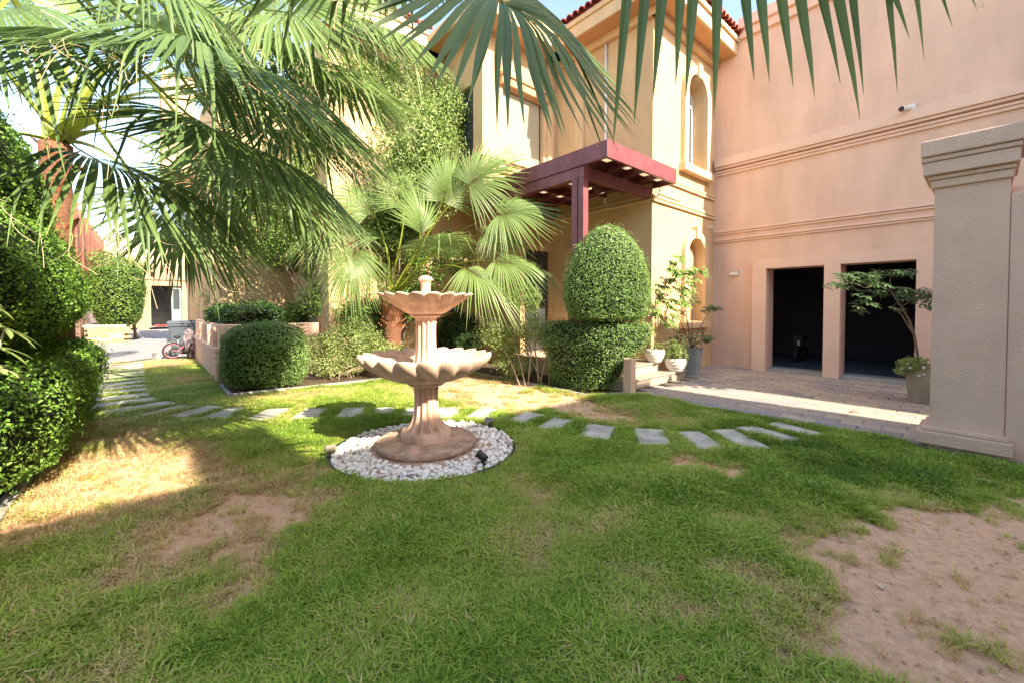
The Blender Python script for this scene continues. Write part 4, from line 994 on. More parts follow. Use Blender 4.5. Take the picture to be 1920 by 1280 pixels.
sh = empty('open_shrub', tuple(P(985, 715, 8.0))[:2]+(0,), 'open shrub with bare pale stems between the fan palm and the topiary', 'shrub')
B = [(V3(950, 640, 8.6), (.5, .5, .35), 2), (V3(1000, 615, 8.2), (.4, .5, .25), 1.6), (V3(925, 620, 9), (.4, .4, .25), 1.2), (V3(1035, 640, 7.9), (.25, .3, .35), 1), (V3(965, 680, 8.5), (.5, .5, .3), 1.2)]
pp, nn = cloud(B, 8500, .25, .045); pp[:, 2] = np.maximum(pp[:, 2], .05); leaves('foliage', pp, nn, rng.uniform(.028, .05, len(pp)), M['tree'], sh, .5, jitter=.8)
for px_, tx, ty in ((985, 960, 620), (990, 1000, 600), (1010, 1000, 610), (1012, 1040, 600), (1030, 1025, 620), (975, 935, 630), (1018, 980, 640), (1036, 1050, 640)):
    b = P(px_, 715, 7.9); b.z = 0; t_ = P(tx, ty, 8.3); MB().tube([b, b.lerp(t_, .3)+Vector((.02, .01, .03)), b.lerp(t_, .65), t_], [.014, .012, .009, .004], 6).obj('stem', M['stem'], sh, True)
sh = empty('golden_bush', tuple(P(1000, 590, 9.4))[:2]+(0,), 'round yellowish bush on thin stems behind the fan palm, by the porch', 'bush')
B = [(V3(985, 560, 9.2), (.38, .36, .36), 1)]
pp, nn = cloud(B, 3600, .5, .03); leaves('foliage', pp, nn, rng.uniform(.022, .035, len(pp)), M['varieg'], sh, .5, jitter=.7); twigs(sh.location, B, 5, .012, 'stem', sh)
sh = empty('low_foliage', tuple(P(255, 510, 19.5))[:2]+(0,), 'feathery yellow green tree top above the planter hedge', 'tree')
B = [(V3(245, 500, 19.5), (.9, .8, .35), 1), (V3(205, 490, 19.5), (.8, .8, .5), 1)]
pp, nn = cloud(B, 2600, .2, .1); leaves('crown', pp, nn, rng.uniform(.08, .14, len(pp)), M['varieg'], sh, .4); twigs(sh.location, B, 6, .03, 'branch', sh)

# broad leaves pushing in at the left edge
def whorl(m, c, up, L, n, droop=.35, wd=.26, t0=.5):
    """rosette of pointed leaflets round a stalk tip"""
    c = Vector(c); up = Vector(up).normalized(); a = up.orthogonal().normalized(); b = up.cross(a); off = random.random()*6.28
    for k in range(n):
        th = off+2*math.pi*k/n+random.uniform(-.2, .2); d = (a*math.cos(th)+b*math.sin(th)+up*random.uniform(-.1, .35)).normalized()
        s = d.cross(up).normalized(); l = L*random.uniform(.75, 1.1); w_ = l*wd/2; t = min(1, max(0, t0+random.uniform(-.3, .35)))
        vs = []; st = ((.0, .12), (.2, .45), (.45, .95), (.7, .9), (.88, .5), (1, .02))
        for q, wq in st:
            p = c+d*l*q-Vector((0, 0, 1))*droop*l*q*q
            vs += [p-s*w_*wq+up*w_*.25*wq, p-up*0, p+s*w_*wq+up*w_*.25*wq]
        fs = []
        for i in range(len(st)-1):
            for j in (0, 1): fs.append((i*3+j, i*3+j+1, i*3+j+4, i*3+j+3))
        m.add(vs, fs, tint=t)
sh = empty('broadleaf_shrub', (-.95, 3.65, 0), 'shrub with long glossy light green leaves reaching in at the left edge', 'shrub')
for k, (px_, py_, f_) in enumerate(((8, 615, 2.5), (-10, 650, 2.45), (-40, 560, 2.5), (-5, 690, 2.5))):
    c = P(px_, py_, f_); m = MB(); whorl(m, c, (.5, .1, .8), .17, 9, .3, .30, .62); m.obj('leaf_cluster', M['shrub'], sh)
    MB().tube([(-.97, 3.7, 0), (-.99, 3.65, .7), c-Vector((.03, 0, .15)), c], [.015, .012, .008, .005], 6).obj('stem', M['stem'], sh, True)

# =====================================================================
#  POTS
# =====================================================================
def bowl_pot(x, y, z, R_, H_, label, mt):
    e_ = empty('bowl_pot', (x, y, z), label, 'flower pot')
    pr = [(z, .05), (z, R_*.62)]+[(z+H_*t, R_*(.62+.38*math.sin(min(1, t*1.25)*math.pi/2))-(.0 if t < .8 else (t-.8)*.3*R_)) for t in (.1, .25, .4, .55, .7, .8, .9, 1)]
    pr += [(z+H_, R_*.86), (z+H_*.85, R_*.84)]
    def rib(zz, r, a): return r*(1+.018*math.sin(zz*95+.6*math.sin(a*3))), 0
    pp_ = []
    for (z0, r0), (z1, r1) in zip(pr[:-1], pr[1:]):
        for q in range(3): pp_.append((z0+(z1-z0)*q/3, r0+(r1-r0)*q/3))
    pp_.append(pr[-1]); MB().lathe(pp_, x, y, 40, rib).obj('bowl', mt, e_, True)
    MB().lathe([(z+H_*.86, .001), (z+H_*.86, R_*.85)], x, y, 24).obj('soil', M['mulch'], e_)
    return e_
def square_pot(x, y, z, a0, a1, H_, label, mt, rot=0):
    e_ = empty('square_pot', (x, y, z), label, 'flower pot'); m = MB(); vs = []
    pr = [(0, a0), (H_*.97, a1), (H_*.972, a1+.012), (H_, a1+.012), (H_, a1-.03), (H_*.9, a1-.035)]
    for zz, a in pr:
        for sx, sy in ((-1, -1), (1, -1), (1, 1), (-1, 1)):
            c, s = math.cos(rot), math.sin(rot); vs.append((x+(sx*c-sy*s)*a, y+(sx*s+sy*c)*a, z+zz))
    fs = [(i*4+k, i*4+(k+1) % 4, i*4+4+(k+1) % 4, i*4+4+k) for i in range(len(pr)-1) for k in range(4)]+[(3, 2, 1, 0)]
    m.add(vs, fs); m.obj('pot_body', mt, e_, bevel=.008)
    m = MB(); m.add([(x-a1*.8, y-a1*.8, z+H_*.9), (x+a1*.8, y-a1*.8, z+H_*.9), (x+a1*.8, y+a1*.8, z+H_*.9), (x-a1*.8, y+a1*.8, z+H_*.9)], [(0, 1, 2, 3)]); m.obj('soil', M['mulch'], e_)
    return e_
bowl_pot(7.80, 4.50, .38, .205, .26, 'white ribbed bowl pot on the upper granite step', M['pot_white'])
bowl_pot(8.15, 4.22, .195, .22, .27, 'white ribbed bowl pot on the lower granite step', M['pot_white'])
square_pot(9.05, 4.32, .006, .13, .20, .62, 'tall tapered blue grey pot on the paving beside the steps', M['pot_blue'], .15)
square_pot(9.18, .66, .006, .17, .225, .60, 'tall tapered taupe pot standing behind the pillar', M['pot_tan'], .1)
# plant in the upper bowl: thin stem with a pale head of umbrella leaves
pl_ = empty('umbrella_plant', (7.80, 4.50, .6), 'pale variegated umbrella plant on one thin stem in the upper bowl pot', 'plant')
MB().tube([(7.80, 4.50, .60), (7.80, 4.49, 1.0), (7.82, 4.50, 1.5), (7.86, 4.48, 2.1)], [.013, .011, .01, .006], 7).obj('stem', M['stem'], pl_, True)
heads = [(1265, 500, 8.15), (1285, 515, 8.1), (1250, 530, 8.2), (1275, 545, 8.1), (1300, 520, 8.1), (1240, 560, 8.2), (1262, 570, 8.15), (1285, 565, 8.1), (1232, 585, 8.2), (1310, 512, 8.1), (1255, 600, 8.1), (1270, 485, 8.2), (1258, 515, 8.2), (1240, 545, 8.2), (1290, 540, 8.1)]
m = MB(); st_ = MB()
for px_, py_, f_ in heads:
    for q in range(9):
        c = P(px_+random.uniform(-12, 12), py_+random.uniform(-11, 11), f_+random.uniform(-.2, .12)); whorl(m, c, (random.uniform(-.3, .3), -.5, .8), .105, 8, .5, .40, .5)
    st_.tube([(7.83, 4.49, 1.5+.3*random.random()), tuple(P(px_, py_+4, f_))], .004, 4)
m.obj('foliage', M['varieg'], pl_); st_.obj('leaf_stalks', M['stem'], pl_)['kind'] = 'stuff'
m = MB()
for k in range(26): c = (7.80+random.uniform(-.16, .16), 4.50+random.uniform(-.16, .16), .68+random.uniform(-.03, .12)); whorl(m, c, (0, -.2, 1), .06, 6, .3, .3, .6)
m.obj('low_leaves', M['varieg'], pl_)
pl_ = empty('pot_herb', (8.15, 4.22, .44), 'bushy bright green herb filling the lower bowl pot', 'plant')
B = [((8.15, 4.22, .56), (.27, .24, .15), 2), ((8.20, 4.25, .72), (.25, .2, .14), 1)]
pp, nn = cloud(B, 2200, .3, .02); leaves('foliage', pp, nn, rng.uniform(.025, .045, len(pp)), M['shrub'], pl_, .5, jitter=.7); twigs((8.15, 4.22, .42), B, 6, .006, 'stem', pl_, M['stem'])
pl_ = empty('woody_potted_plant', (9.05, 4.32, .58), 'woody potted plant with reddish stems leaning over the blue grey pot', 'plant')
for (px_, py_) in ((1255, 560), (1275, 520), (1300, 560), (1335, 575), (1285, 590), (1320, 640), (1330, 632), (1300, 620)):
    t_ = P(px_, py_, 8.8); b = Vector((9.02, 4.30, .6)); MB().tube([b, b.lerp(t_, .5)+Vector((-.02, 0, .06)), t_], [.011, .008, .004], 6).obj('stem', M['bark'], pl_, True)
m = MB()
for px_, py_, r_ in ((1335, 575, 8), (1325, 580, 8), (1345, 578, 7), (1300, 565, 12), (1280, 580, 14), (1268, 590, 12), (1285, 630, 16), (1300, 640, 16), (1320, 636, 14), (1310, 628, 14), (1270, 625, 14), (1330, 634, 8), (1290, 560, 10)):
    for q in range(11): whorl(m, P(px_+random.uniform(-r_, r_), py_+random.uniform(-r_, r_)*.7, 8.8+random.uniform(-.15, .15)), (random.uniform(-.4, .4), -.4, .8), .075, 6, .4, .36, .3)
m.obj('foliage', M['scheff'], pl_)
# umbrella tree in the taupe pot
pl_ = empty('umbrella_tree', (9.18, .66, .55), 'leaning umbrella tree with flat layered crown in the taupe pot by the garage', 'tree')
f0 = 6.55
def br(pts, r0, r1, name='branch'):
    q = [P(*p) for p in pts]; n_ = len(q); MB().tube(q, [r0+(r1-r0)*i/(n_-1) for i in range(n_)], 8).obj(name, M['bark'], pl_, True)
br([(1726, 700, 6.6), (1722, 665, 6.58), (1716, 630, 6.5), (1705, 600, 6.45), (1690, 575, 6.4), (1672, 550, 6.4)], .020, .011, 'trunk')
br([(1716, 630, 6.5), (1704, 612, 6.4), (1692, 592, 6.4), (1680, 582, 6.4)], .012, .006)
br([(1672, 550, 6.4), (1655, 535, 6.3), (1640, 522, 6.3), (1630, 515, 6.3)], .010, .005)
br([(1672, 550, 6.4), (1668, 530, 6.4), (1667, 510, 6.4)], .008, .004)
br([(1690, 575, 6.4), (1715, 560, 6.5), (1735, 545, 6.5)], .009, .004)
br([(1655, 535, 6.3), (1620, 540, 6.2), (1600, 530, 6.1), (1570, 535, 6.1)], .008, .003)
br([(1680, 582, 6.4), (1668, 580, 6.3), (1690, 560, 6.3)], .007, .003)
m = MB()
for px_, py_, rx, ry, nn_ in ((1575, 535, 28, 5, 14), (1600, 520, 30, 8, 16), (1640, 528, 26, 10, 14), (1630, 548, 28, 8, 12), (1660, 512, 30, 5, 12), (1690, 510, 22, 5, 10), (1620, 565, 20, 8, 12), (1612, 580, 12, 5, 5),
    (1712, 545, 28, 8, 16), (1735, 555, 24, 8, 14), (1700, 560, 20, 8, 8), (1740, 572, 14, 6, 7), (1682, 580, 12, 4, 3), (1645, 512, 20, 5, 6)):
    for q in range(nn_): whorl(m, P(px_+random.uniform(-rx, rx), py_+random.uniform(-ry, ry), 6.35+random.uniform(-.25, .25)), (random.uniform(-.3, .3), random.uniform(-.5, .1), .9), .105, 8, .35, .30, .35)
m.obj('foliage', M['scheff'], pl_)
pl_ = empty('flowering_trailer', (9.18, .66, .56), 'low plant with small white flowers trailing over the rim of the taupe pot', 'plant')
B = [((9.08, .72, .62), (.22, .22, .10), 2), ((8.92, .84, .55), (.10, .14, .12), 1.2)]
pp, nn = cloud(B, 1500, .3, .02); leaves('foliage', pp, nn, rng.uniform(.025, .04, len(pp)), M['shrub'], pl_, .5); 
for q in range(9):
    c = (9.0+random.uniform(-.2, .05), .78+random.uniform(-.2, .15), .58+random.uniform(-.14, .06)); m = MB(); whorl(m, c, (-.5, -.3, .6), .026, 5, .1, .8); m.obj('flower', M['flower'], pl_)

# =====================================================================
#  FAN PALMS
# =====================================================================
def frond(palm, crown, hub, tip, up, L, spread=220, nseg=46, droop=.35, seed=0, lit=False, threads=14, pet=.022, curl=.12, split=.60, shag=.22, name='frond', arch=.18, costa=.22):
    """costapalmate fan: pleated blade split into drooping segments, on its own stalk"""
    r_ = random.Random(seed*77+5); hub, tip, crown = Vector(hub), Vector(tip), Vector(crown)
    a = (tip-hub).normalized(); n_ = Vector(up)-a*Vector(up).dot(a); n_.normalize(); s = a.cross(n_).normalized()
    m = MB(); St = (.02, .14, .28, .42, .55, .68, .80, .91, 1.0); half = R(spread/2)/nseg; end = []
    for i in range(nseg):
        th = R(spread)*((i+.5)/nseg-.5); edge = abs(th)/R(spread/2)
        l = L*(1-.30*edge**1.6)*r_.uniform(.93, 1.04); dr = droop*r_.uniform(.7, 1.3)*(1+.6*edge)
        brk = r_.uniform(.6, .88) if r_.random() < shag else 2.0; bend = r_.uniform(.3, 1.2); sw = r_.uniform(-.05, .05)
        d = (a*math.cos(th)+s*math.sin(th)); pd = (-a*math.sin(th)+s*math.cos(th))
        vs = []; k0 = len(m.v); tseg = r_.uniform(-.16, .16); ts = []
        for t in St:
            p = hub+a*costa*L*(1-edge)**1.3+d*l*(1-costa*.5*(1-edge))*t-n_*curl*l*t*t+n_*(.06*l*math.sin(min(1, t*1.4)*math.pi))+pd*sw*l*t*t
            g = dr*l*max(0, t-.12)**2
            if t > brk: g += bend*l*(t-brk)
            p = p-Vector((0, 0, g))
            if t > brk: p -= d*l*(t-brk)*.55*min(1, bend)
            w_ = 1.12*l*min(t, split)*math.tan(half)*(1 if t <= split else (max(0, 1-((t-split)/(1-split))**1.5))*1.0)+.0006
            # once free, the segment folds shut
            fold = .38 if t <= split else .38+.7*(t-split)
            vs += [p-pd*w_*math.cos(fold*.8)+n_*w_*fold, p, p+pd*w_*math.cos(fold*.8)+n_*w_*fold]
            ts += [max(0, min(1, .45+tseg-(.12 if t < .2 else 0)+(max(0, t-.80)/.20)**1.6*.50))]*3
        m.v += [tuple(q) for q in vs]; m.t += ts
        for q in range(len(St)-1):
            for j in (0, 1): m.f.append((k0+q*3+j, k0+q*3+j+1, k0+q*3+j+4, k0+q*3+j+3)); m.mi.append(0)
        end.append((vs[-2], vs[-8], d, pd))
    for q in range(threads*2):            # dry curling fibres between the tips
        e0, e1, d, pd = r_.choice(end); p = e1.lerp(e0, r_.random()); v = (d*.6+Vector((0, 0, -1))*r_.uniform(.2, 1.2)+pd*r_.uniform(-.6, .6)).normalized()
        ln = r_.uniform(.06, .24)*L; pts = []; ax = Vector((r_.uniform(-1, 1), r_.uniform(-1, 1), r_.uniform(-1, 1))).normalized(); tw = r_.uniform(-.8, .8)
        for k in range(7): pts.append(p.copy()); p = p+v*ln/6; v = (Matrix.Rotation(tw, 3, ax) @ v+Vector((0, 0, -.12))).normalized()
        wd_ = Vector((.0011, .0004, .0006)); k0 = len(m.v)
        for p_ in pts: m.v += [tuple(p_-wd_), tuple(p_+wd_)]; m.t += [.5, .5]
        for k in range(6): m.f.append((k0+2*k, k0+2*k+1, k0+2*k+3, k0+2*k+2)); m.mi.append(1)
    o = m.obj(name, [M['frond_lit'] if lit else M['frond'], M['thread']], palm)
    # stalk, flattened, with small teeth along both edges
    d0 = hub-crown; ln = d0.length
    p1 = crown+d0*.35+Vector((0, 0, arch*ln)); p2 = hub-a*ln*.28+Vector((0, 0, .02)); pts = []
    for k in range(11):
        t = k/10; pts.append(crown*(1-t)**3+p1*3*t*(1-t)**2+p2*3*t*t*(1-t)+(hub+a*L*.16)*t**3)
    mm = MB(); vs = []; side = None
    for k, p in enumerate(pts):
        d = (pts[min(k+1, 10)]-pts[max(k-1, 0)]).normalized(); sd_ = d.cross(Vector((0, 0, 1))); sd_ = sd_.normalized() if sd_.length > .1 else Vector((1, 0, 0)); u_ = sd_.cross(d)
        w_ = pet*(1.0+1.6*(1-k/10)**3)*(1 if k < 9 else .5); vs += [p+sd_*w_, p+u_*w_*.45, p-sd_*w_, p-u_*w_*.6]
        if 0 < k < 9:
            for q in range(5):
                pp_ = p.lerp(pts[k+1], q/5)
                for sg in (1, -1): mm.add([pp_+sd_*w_*sg*.96, pp_+d*.018+sd_*w_*sg*.96, pp_+d*.022+sd_*(w_+.012)*sg], [(0, 1, 2)])
    k0 = len(mm.v); mm.add(vs, [(i*4+j, i*4+(j+1) % 4, i*4+4+(j+1) % 4, i*4+4+j) for i in range(10) for j in range(4)])
    mm.obj('stalk', M['petiole'], o)
    return o
def palm_trunk(e_, base, top, r0, r1, boots=14, bootlen=.16):
    base, top = Vector(base), Vector(top); pts = [base.lerp(top, k/14)+Vector((random.uniform(-.008, .008), random.uniform(-.008, .008), 0)) for k in range(15)]
    MB().tube(pts, [(r0+(r1-r0)*k/14)*(1+.05*math.sin(k*2.4)) for k in range(15)], 20).obj('trunk', M['palm_bark'], e_, True)
    for k in range(boots):
        t = .55+.45*k/boots; c = base.lerp(top, t); a = k*2.4; rr = r0+(r1-r0)*t; d = Vector((math.cos(a), math.sin(a), 0)); s = Vector((-d.y, d.x, 0)); w_ = rr*.42
        b0 = c+d*rr*.85; b1 = c+d*(rr+.05)+Vector((0, 0, bootlen*.6)); b2 = c+d*(rr+.10+random.uniform(0, .03))+Vector((0, 0, bootlen))
        vs = []
        for p, q, th in ((b0, w_, .015), (b1, w_*.8, .02), (b2, w_*.35, .008)): vs += [p-s*q, p+s*q, p+s*q*.7-d*th*1.5, p-s*q*.7-d*th*1.5]
        m = MB(); m.add(vs, [(0, 1, 5, 4), (1, 2, 6, 5), (2, 3, 7, 6), (3, 0, 4, 7), (4, 5, 9, 8), (5, 6, 10, 9), (6, 7, 11, 10), (7, 4, 8, 11), (8, 9, 10, 11)]); m.obj('leaf_base', M['boot'], e_)
UP = (0, 0, 1)
# palm rising behind the hedge, its stalks glowing in the sun
c1 = Vector((-.98, 8.9, 3.85)); p1_ = empty('fan_palm', (-.98, 8.9, 0), 'fan palm with glowing yellow stalks rising behind the tiered hedge', 'palm tree', 'fan palms in the garden')
palm_trunk(p1_, (-1.05, 9.0, 0), c1, .20, .17, 18, .2)
L1 = [((300, 45, 6.0), (420, -60, 6.2)), ((355, 120, 5.6), (470, 60, 5.4)), ((390, 170, 5.5), (520, 160, 5.3)), ((400, 200, 5.4), (540, 230, 5.2)), ((400, 245, 5.3), (520, 320, 5.1)), ((390, 275, 5.2), (480, 360, 5.0)),
      ((370, 345, 5.1), (450, 430, 5.0)), ((300, 385, 5.6), (360, 470, 5.5)), ((210, 30, 6.6), (260, -120, 6.8)), ((150, 60, 7.0), (130, -100, 7.4)), ((60, 40, 6.2), (0, -90, 6.2)), ((-20, 110, 5.6), (-140, 60, 5.4)), ((-60, 260, 5.4), (-180, 300, 5.2)), ((250, 90, 7.4), (360, 20, 7.8))]
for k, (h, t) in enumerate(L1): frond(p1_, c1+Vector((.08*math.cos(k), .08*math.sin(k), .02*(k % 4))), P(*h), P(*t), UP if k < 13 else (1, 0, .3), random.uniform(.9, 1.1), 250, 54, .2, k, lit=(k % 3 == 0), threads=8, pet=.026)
# tall palm standing left of the photographer, its fans hang into the picture
c4 = Vector((-1.35, 3.9, 4.5)); p4 = empty('fan_palm', (-1.4, 3.9, 0), 'fan palm at the left, outside the frame, whose big dark fans fill the upper left', 'palm tree', 'fan palms in the garden')
palm_trunk(p4, (-1.4, 3.85, 0), c4, .20, .17, 10, .2)
L4 = [ # hub, tip, up, L, spread, nseg, droop, lit, curl
 ((350, 118, 2.7), (640, 205, 2.9), (.1, -.2, 1), 1.30, 190, 50, .55, False, .12),
 ((405, 262, 3.3), (660, 380, 3.3), (.5, -.5, .7), 1.35, 240, 56, .38, False, .10),
 ((165, 300, 2.8), (400, 395, 3.0), (.2, -.3, 1), 1.20, 170, 44, .55, False, .10),
 ((522, 38, 3.6), (760, 10, 3.5), (.0, -.9, .5), 1.05, 310, 64, .15, True, .05),
 ((330, 125, 2.5), (60, 90, 2.1), (-.1, -.2, 1), 1.10, 150, 40, .30, False, .05),
 ((250, -60, 2.6), (420, 60, 2.8), (.0, -.3, 1), 1.00, 170, 40, .45, False, .10),
 ((560, 130, 4.1), (800, 190, 4.1), (.1, -.4, 1), 1.25, 200, 52, .30, True, .08),
 ((480, 190, 4.4), (740, 270, 4.3), (.1, -.4, 1), 1.35, 210, 52, .35, True, .08),
 ((440, 320, 4.6), (690, 420, 4.4), (.2, -.5, 1), 1.35, 200, 50, .40, True, .10),
 ((600, 20, 4.4), (800, 110, 4.3), (.0, -.4, 1), 1.15, 190, 48, .35, False, .08),
 ((40, 20, 2.3), (-60, 60, 2.0), (0, 0, 1), 1.0, 150, 36, .4, False, .1),
 ((300, 60, 3.4), (520, 130, 3.5), (.1, -.3, 1), 1.2, 220, 50, .5, False, .1),
 ((680, 60, 4.8), (880, 120, 4.6), (.0, -.5, .8), 1.1, 240, 50, .4, True, .08),
 ((560, 230, 4.6), (780, 330, 4.5), (.2, -.4, .9), 1.2, 200, 50, .4, False, .08),
 ((520, 250, 5.2), (740, 330, 5.0), (.1, -.5, .9), 1.4, 220, 52, .35, True, .08),
 ((560, 60, 5.0), (780, 130, 5.0), (.1, -.5, .9), 1.4, 240, 52, .35, True, .08),
 ((500, 330, 5.4), (640, 440, 5.2), (.1, -.5, .9), 1.3, 240, 48, .4, True, .08),
 ((620, 150, 5.4), (800, 250, 5.2), (.0, -.6, .8), 1.2, 260, 50, .35, True, .08),
 ((430, 30, 4.6), (560, 140, 4.6), (.1, -.5, .8), 1.2, 230, 48, .4, False, .08),
 ((470, 60, 3.9), (650, 150, 3.9), (.2, -.4, 1), 1.1, 200, 46, .35, True, .1),
 ((330, 420, 4.2), (470, 520, 4.1), (.3, -.5, .8), .95, 180, 40, .5, True, .1)]
for k, (h, t, u_, L, sp_, ns, dr_, li, cu) in enumerate(L4):
    dr_ *= .38; ns = int(ns*1.6)
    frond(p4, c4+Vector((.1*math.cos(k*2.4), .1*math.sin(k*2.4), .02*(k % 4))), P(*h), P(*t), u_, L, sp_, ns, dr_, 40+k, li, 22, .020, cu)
# palm behind the photographer on the right
c3 = Vector((1.35, -.95, 3.45)); p3 = empty('fan_palm', (1.4, -1.0, 0), 'fan palm at the right, outside the frame, whose fans hang down along the top edge', 'palm tree', 'fan palms in the garden')
palm_trunk(p3, (1.4, -1.05, 0), c3, .20, .17, 10, .2)
frond(p3, c3, P(918, 2, 1.6), P(1050, 110, 1.5), (-.25, -.6, .8), .68, 320, 90, .16, 71, False, 30, .018, .05, split=.62, costa=.10, shag=.1)
frond(p3, c3, P(1250, -330, .98), P(1760, -290, .98), (-.66, -.75, .12), .64, 215, 46, .36, 72, False, 26, .012, .05, split=.66, costa=.75, shag=.08)
frond(p3, c3, P(760, -70, 2.0), P(540, -20, 2.2), (-.2, -.5, .85), .95, 200, 64, .08, 74, False, 16, .016, .08)
for k, (dx, dy, dz) in enumerate(((.9, -.3, .0), (.5, -.9, .0), (-.5, -1.0, .0), (-1.0, -.6, -.1))):
    h = c3+Vector((dx, dy, dz)); frond(p3, c3, h, h+Vector((dx, dy, -.3)), UP, .95, 240, 36, .4, 80+k, threads=4)
# young palm in the bed behind the fountain
c2 = Vector((3.98, 8.5, 1.75)); p2 = empty('fan_palm', (3.98, 8.5, 0), 'young sunlit fan palm with a short shaggy trunk in the bed behind the fountain', 'palm tree', 'fan palms in the garden')
palm_trunk(p2, (4.0, 8.55, 0), c2, .17, .20, 26, .17)
L2 = [((822, 466, 8.2), (845, 440, 7.6), (-.2, -.9, .35), .78, 330, 54, .05), ((935, 405, 8.2), (1030, 395, 8.0), (-.3, -.7, .6), .95, 230, 50, .18), ((880, 350, 8.4), (950, 300, 8.3), (-.2, -.8, .5), .95, 220, 46, .15),
      ((875, 505, 7.6), (990, 590, 7.2), (-.1, -.4, .9), .95, 170, 44, .28), ((930, 490, 8.0), (1040, 520, 7.8), (-.2, -.5, .8), .95, 190, 46, .22), ((668, 470, 8.2), (640, 560, 7.9), (-.3, -.7, .7), .85, 190, 44, .35),
      ((760, 390, 8.7), (755, 290, 8.8), (-.2, -.9, .2), .85, 200, 40, .08), ((830, 380, 8.6), (850, 280, 8.5), (-.2, -.9, .2), .85, 200, 40, .10), ((700, 400, 8.9), (640, 330, 9.0), (-.2, -.8, .4), .85, 210, 40, .2),
      ((640, 430, 8.8), (560, 450, 8.6), (-.2, -.6, .8), .85, 200, 40, .35), ((790, 440, 7.9), (770, 330, 7.9), (0, -.9, .3), .8, 120, 26, .05), ((905, 440, 8.9), (1000, 460, 9.0), (-.2, -.6, .7), .85, 200, 40, .3), ((720, 450, 9.2), (690, 420, 9.6), UP, .85, 220, 36, .3)]
for k, (h, t, u_, L, sp_, ns, dr_) in enumerate(L2):
    frond(p2, c2+Vector((.07*math.cos(k*2.4), .07*math.sin(k*2.4), .02*(k % 4))), P(*h), P(*t), u_, L*1.3, sp_, int(ns*1.35), dr_*.8, 100+k, True, 10, .013, .08, split=.46, shag=.16, arch=.05)

# =====================================================================
#  SMALL THINGS
# =====================================================================
bn_ = empty('wheelie_bin', (.78, 16.3, 0), 'grey plastic refuse bin with a closed lid behind the bicycle', 'bin')
m = MB(); vs = []
for z, a, b in ((.08, .27, .30), (.92, .35, .38), (.925, .38, .41), (1.0, .38, .41)):
    vs += [(.78-a, 16.3-b, z), (.78+a, 16.3-b, z), (.78+a, 16.3+b, z), (.78-a, 16.3+b, z)]
m.add(vs, [(i*4+k, i*4+(k+1) % 4, i*4+4+(k+1) % 4, i*4+4+k) for i in range(3) for k in range(4)]+[(3, 2, 1, 0), (12, 13, 14, 15)]); m.obj('bin_body', M['bin'], bn_, bevel=.012)
m = MB(); vs = []
for z, a, b in ((1.003, .40, .43), (1.03, .40, .43), (1.08, .34, .37)): vs += [(.78-a, 16.3-b, z), (.78+a, 16.3-b, z), (.78+a, 16.3+b, z), (.78-a, 16.3+b, z)]
m.add(vs, [(i*4+k, i*4+(k+1) % 4, i*4+4+(k+1) % 4, i*4+4+k) for i in range(2) for k in range(4)]+[(3, 2, 1, 0), (8, 9, 10, 11)]); m.obj('lid', M['bin'], bn_, bevel=.01)
MB().tube([(.45, 16.72, 1.0), (1.1, 16.72, 1.0)], .018).obj('handle', M['bin'], bn_, True)
for x in (.47, 1.09):
    m = MB().lathe([(-.03, .02), (-.03, .1), (.03, .1), (.03, .02)], 0, 0, 18); m.v = [(x+v[2], 16.6+v[1], .1+v[0]) for v in m.v]; m.obj('wheel', M['rubber'], bn_)
bk = empty('kids_bicycle', (.62, 15.4, 0), 'small bicycle with pink rims leaning by the grey bin, a mauve cloth over its handlebars', 'bicycle')
def wheel(c, r, yaw, lean):
    M4 = Matrix.Translation(c) @ Matrix.Rotation(yaw, 4, 'Z') @ Matrix.Rotation(lean, 4, 'X')
    def ring(rr, t, n=36, k=8):
        m = MB(); vs = []; fs = []
        for i in range(n):
            a = 2*math.pi*i/n
            for j in range(k): b = 2*math.pi*j/k; q = rr+t*math.cos(b); vs.append(M4 @ Vector((q*math.cos(a), t*math.sin(b), q*math.sin(a))))
        for i in range(n):
            for j in range(k): fs.append((i*k+j, i*k+(j+1) % k, ((i+1) % n)*k+(j+1) % k, ((i+1) % n)*k+j))
        m.add(vs, fs); return m
    w_ = ring(r, .022).obj('wheel', M['rubber'], bk, True)
    ring(r-.032, .010).obj('rim', M['pink'], w_, True)
    m = MB()
    for i in range(14): a = 2*math.pi*i/14; m.tube([M4 @ Vector((0, 0, 0)), M4 @ Vector(((r-.03)*math.cos(a), 0, (r-.03)*math.sin(a)))], .003, 4)
    m.obj('spokes', M['steel'], w_)['kind'] = 'stuff'
wheel(Vector((.50, 15.42, .25)), .225, .05, .12); wheel(Vector((.90, 15.22, .24)), .225, 1.25, .18)
for nm, pts, r_ in (('frame', [(.50, 15.42, .25), (.66, 15.38, .26), (.88, 15.30, .58)], .016), ('seat_tube', [(.66, 15.38, .26), (.60, 15.42, .62)], .014), ('fork', [(.90, 15.22, .24), (.89, 15.28, .60), (.88, 15.32, .78)], .014),
    ('handlebar', [(.78, 15.10, .84), (.86, 15.28, .78), (.92, 15.48, .84)], .013), ('mudguard', [(.30, 15.40, .36), (.42, 15.41, .48), (.56, 15.42, .49)], .018)):
    MB().tube(pts, r_, 8).obj(nm, M['pink'] if nm == 'frame' else M['steel'], bk, True)
MB().lathe([(.60, .01), (.62, .07), (.66, .08), (.68, .03)], .60, 15.42, 14).obj('saddle', M['black'], bk, True)
MB().box(.62, .80, 15.22, 15.30, .10, .15).obj('pedal', M['white'], bk, bevel=.01)
m = MB(); nx_, ny_ = 12, 16; vs = []
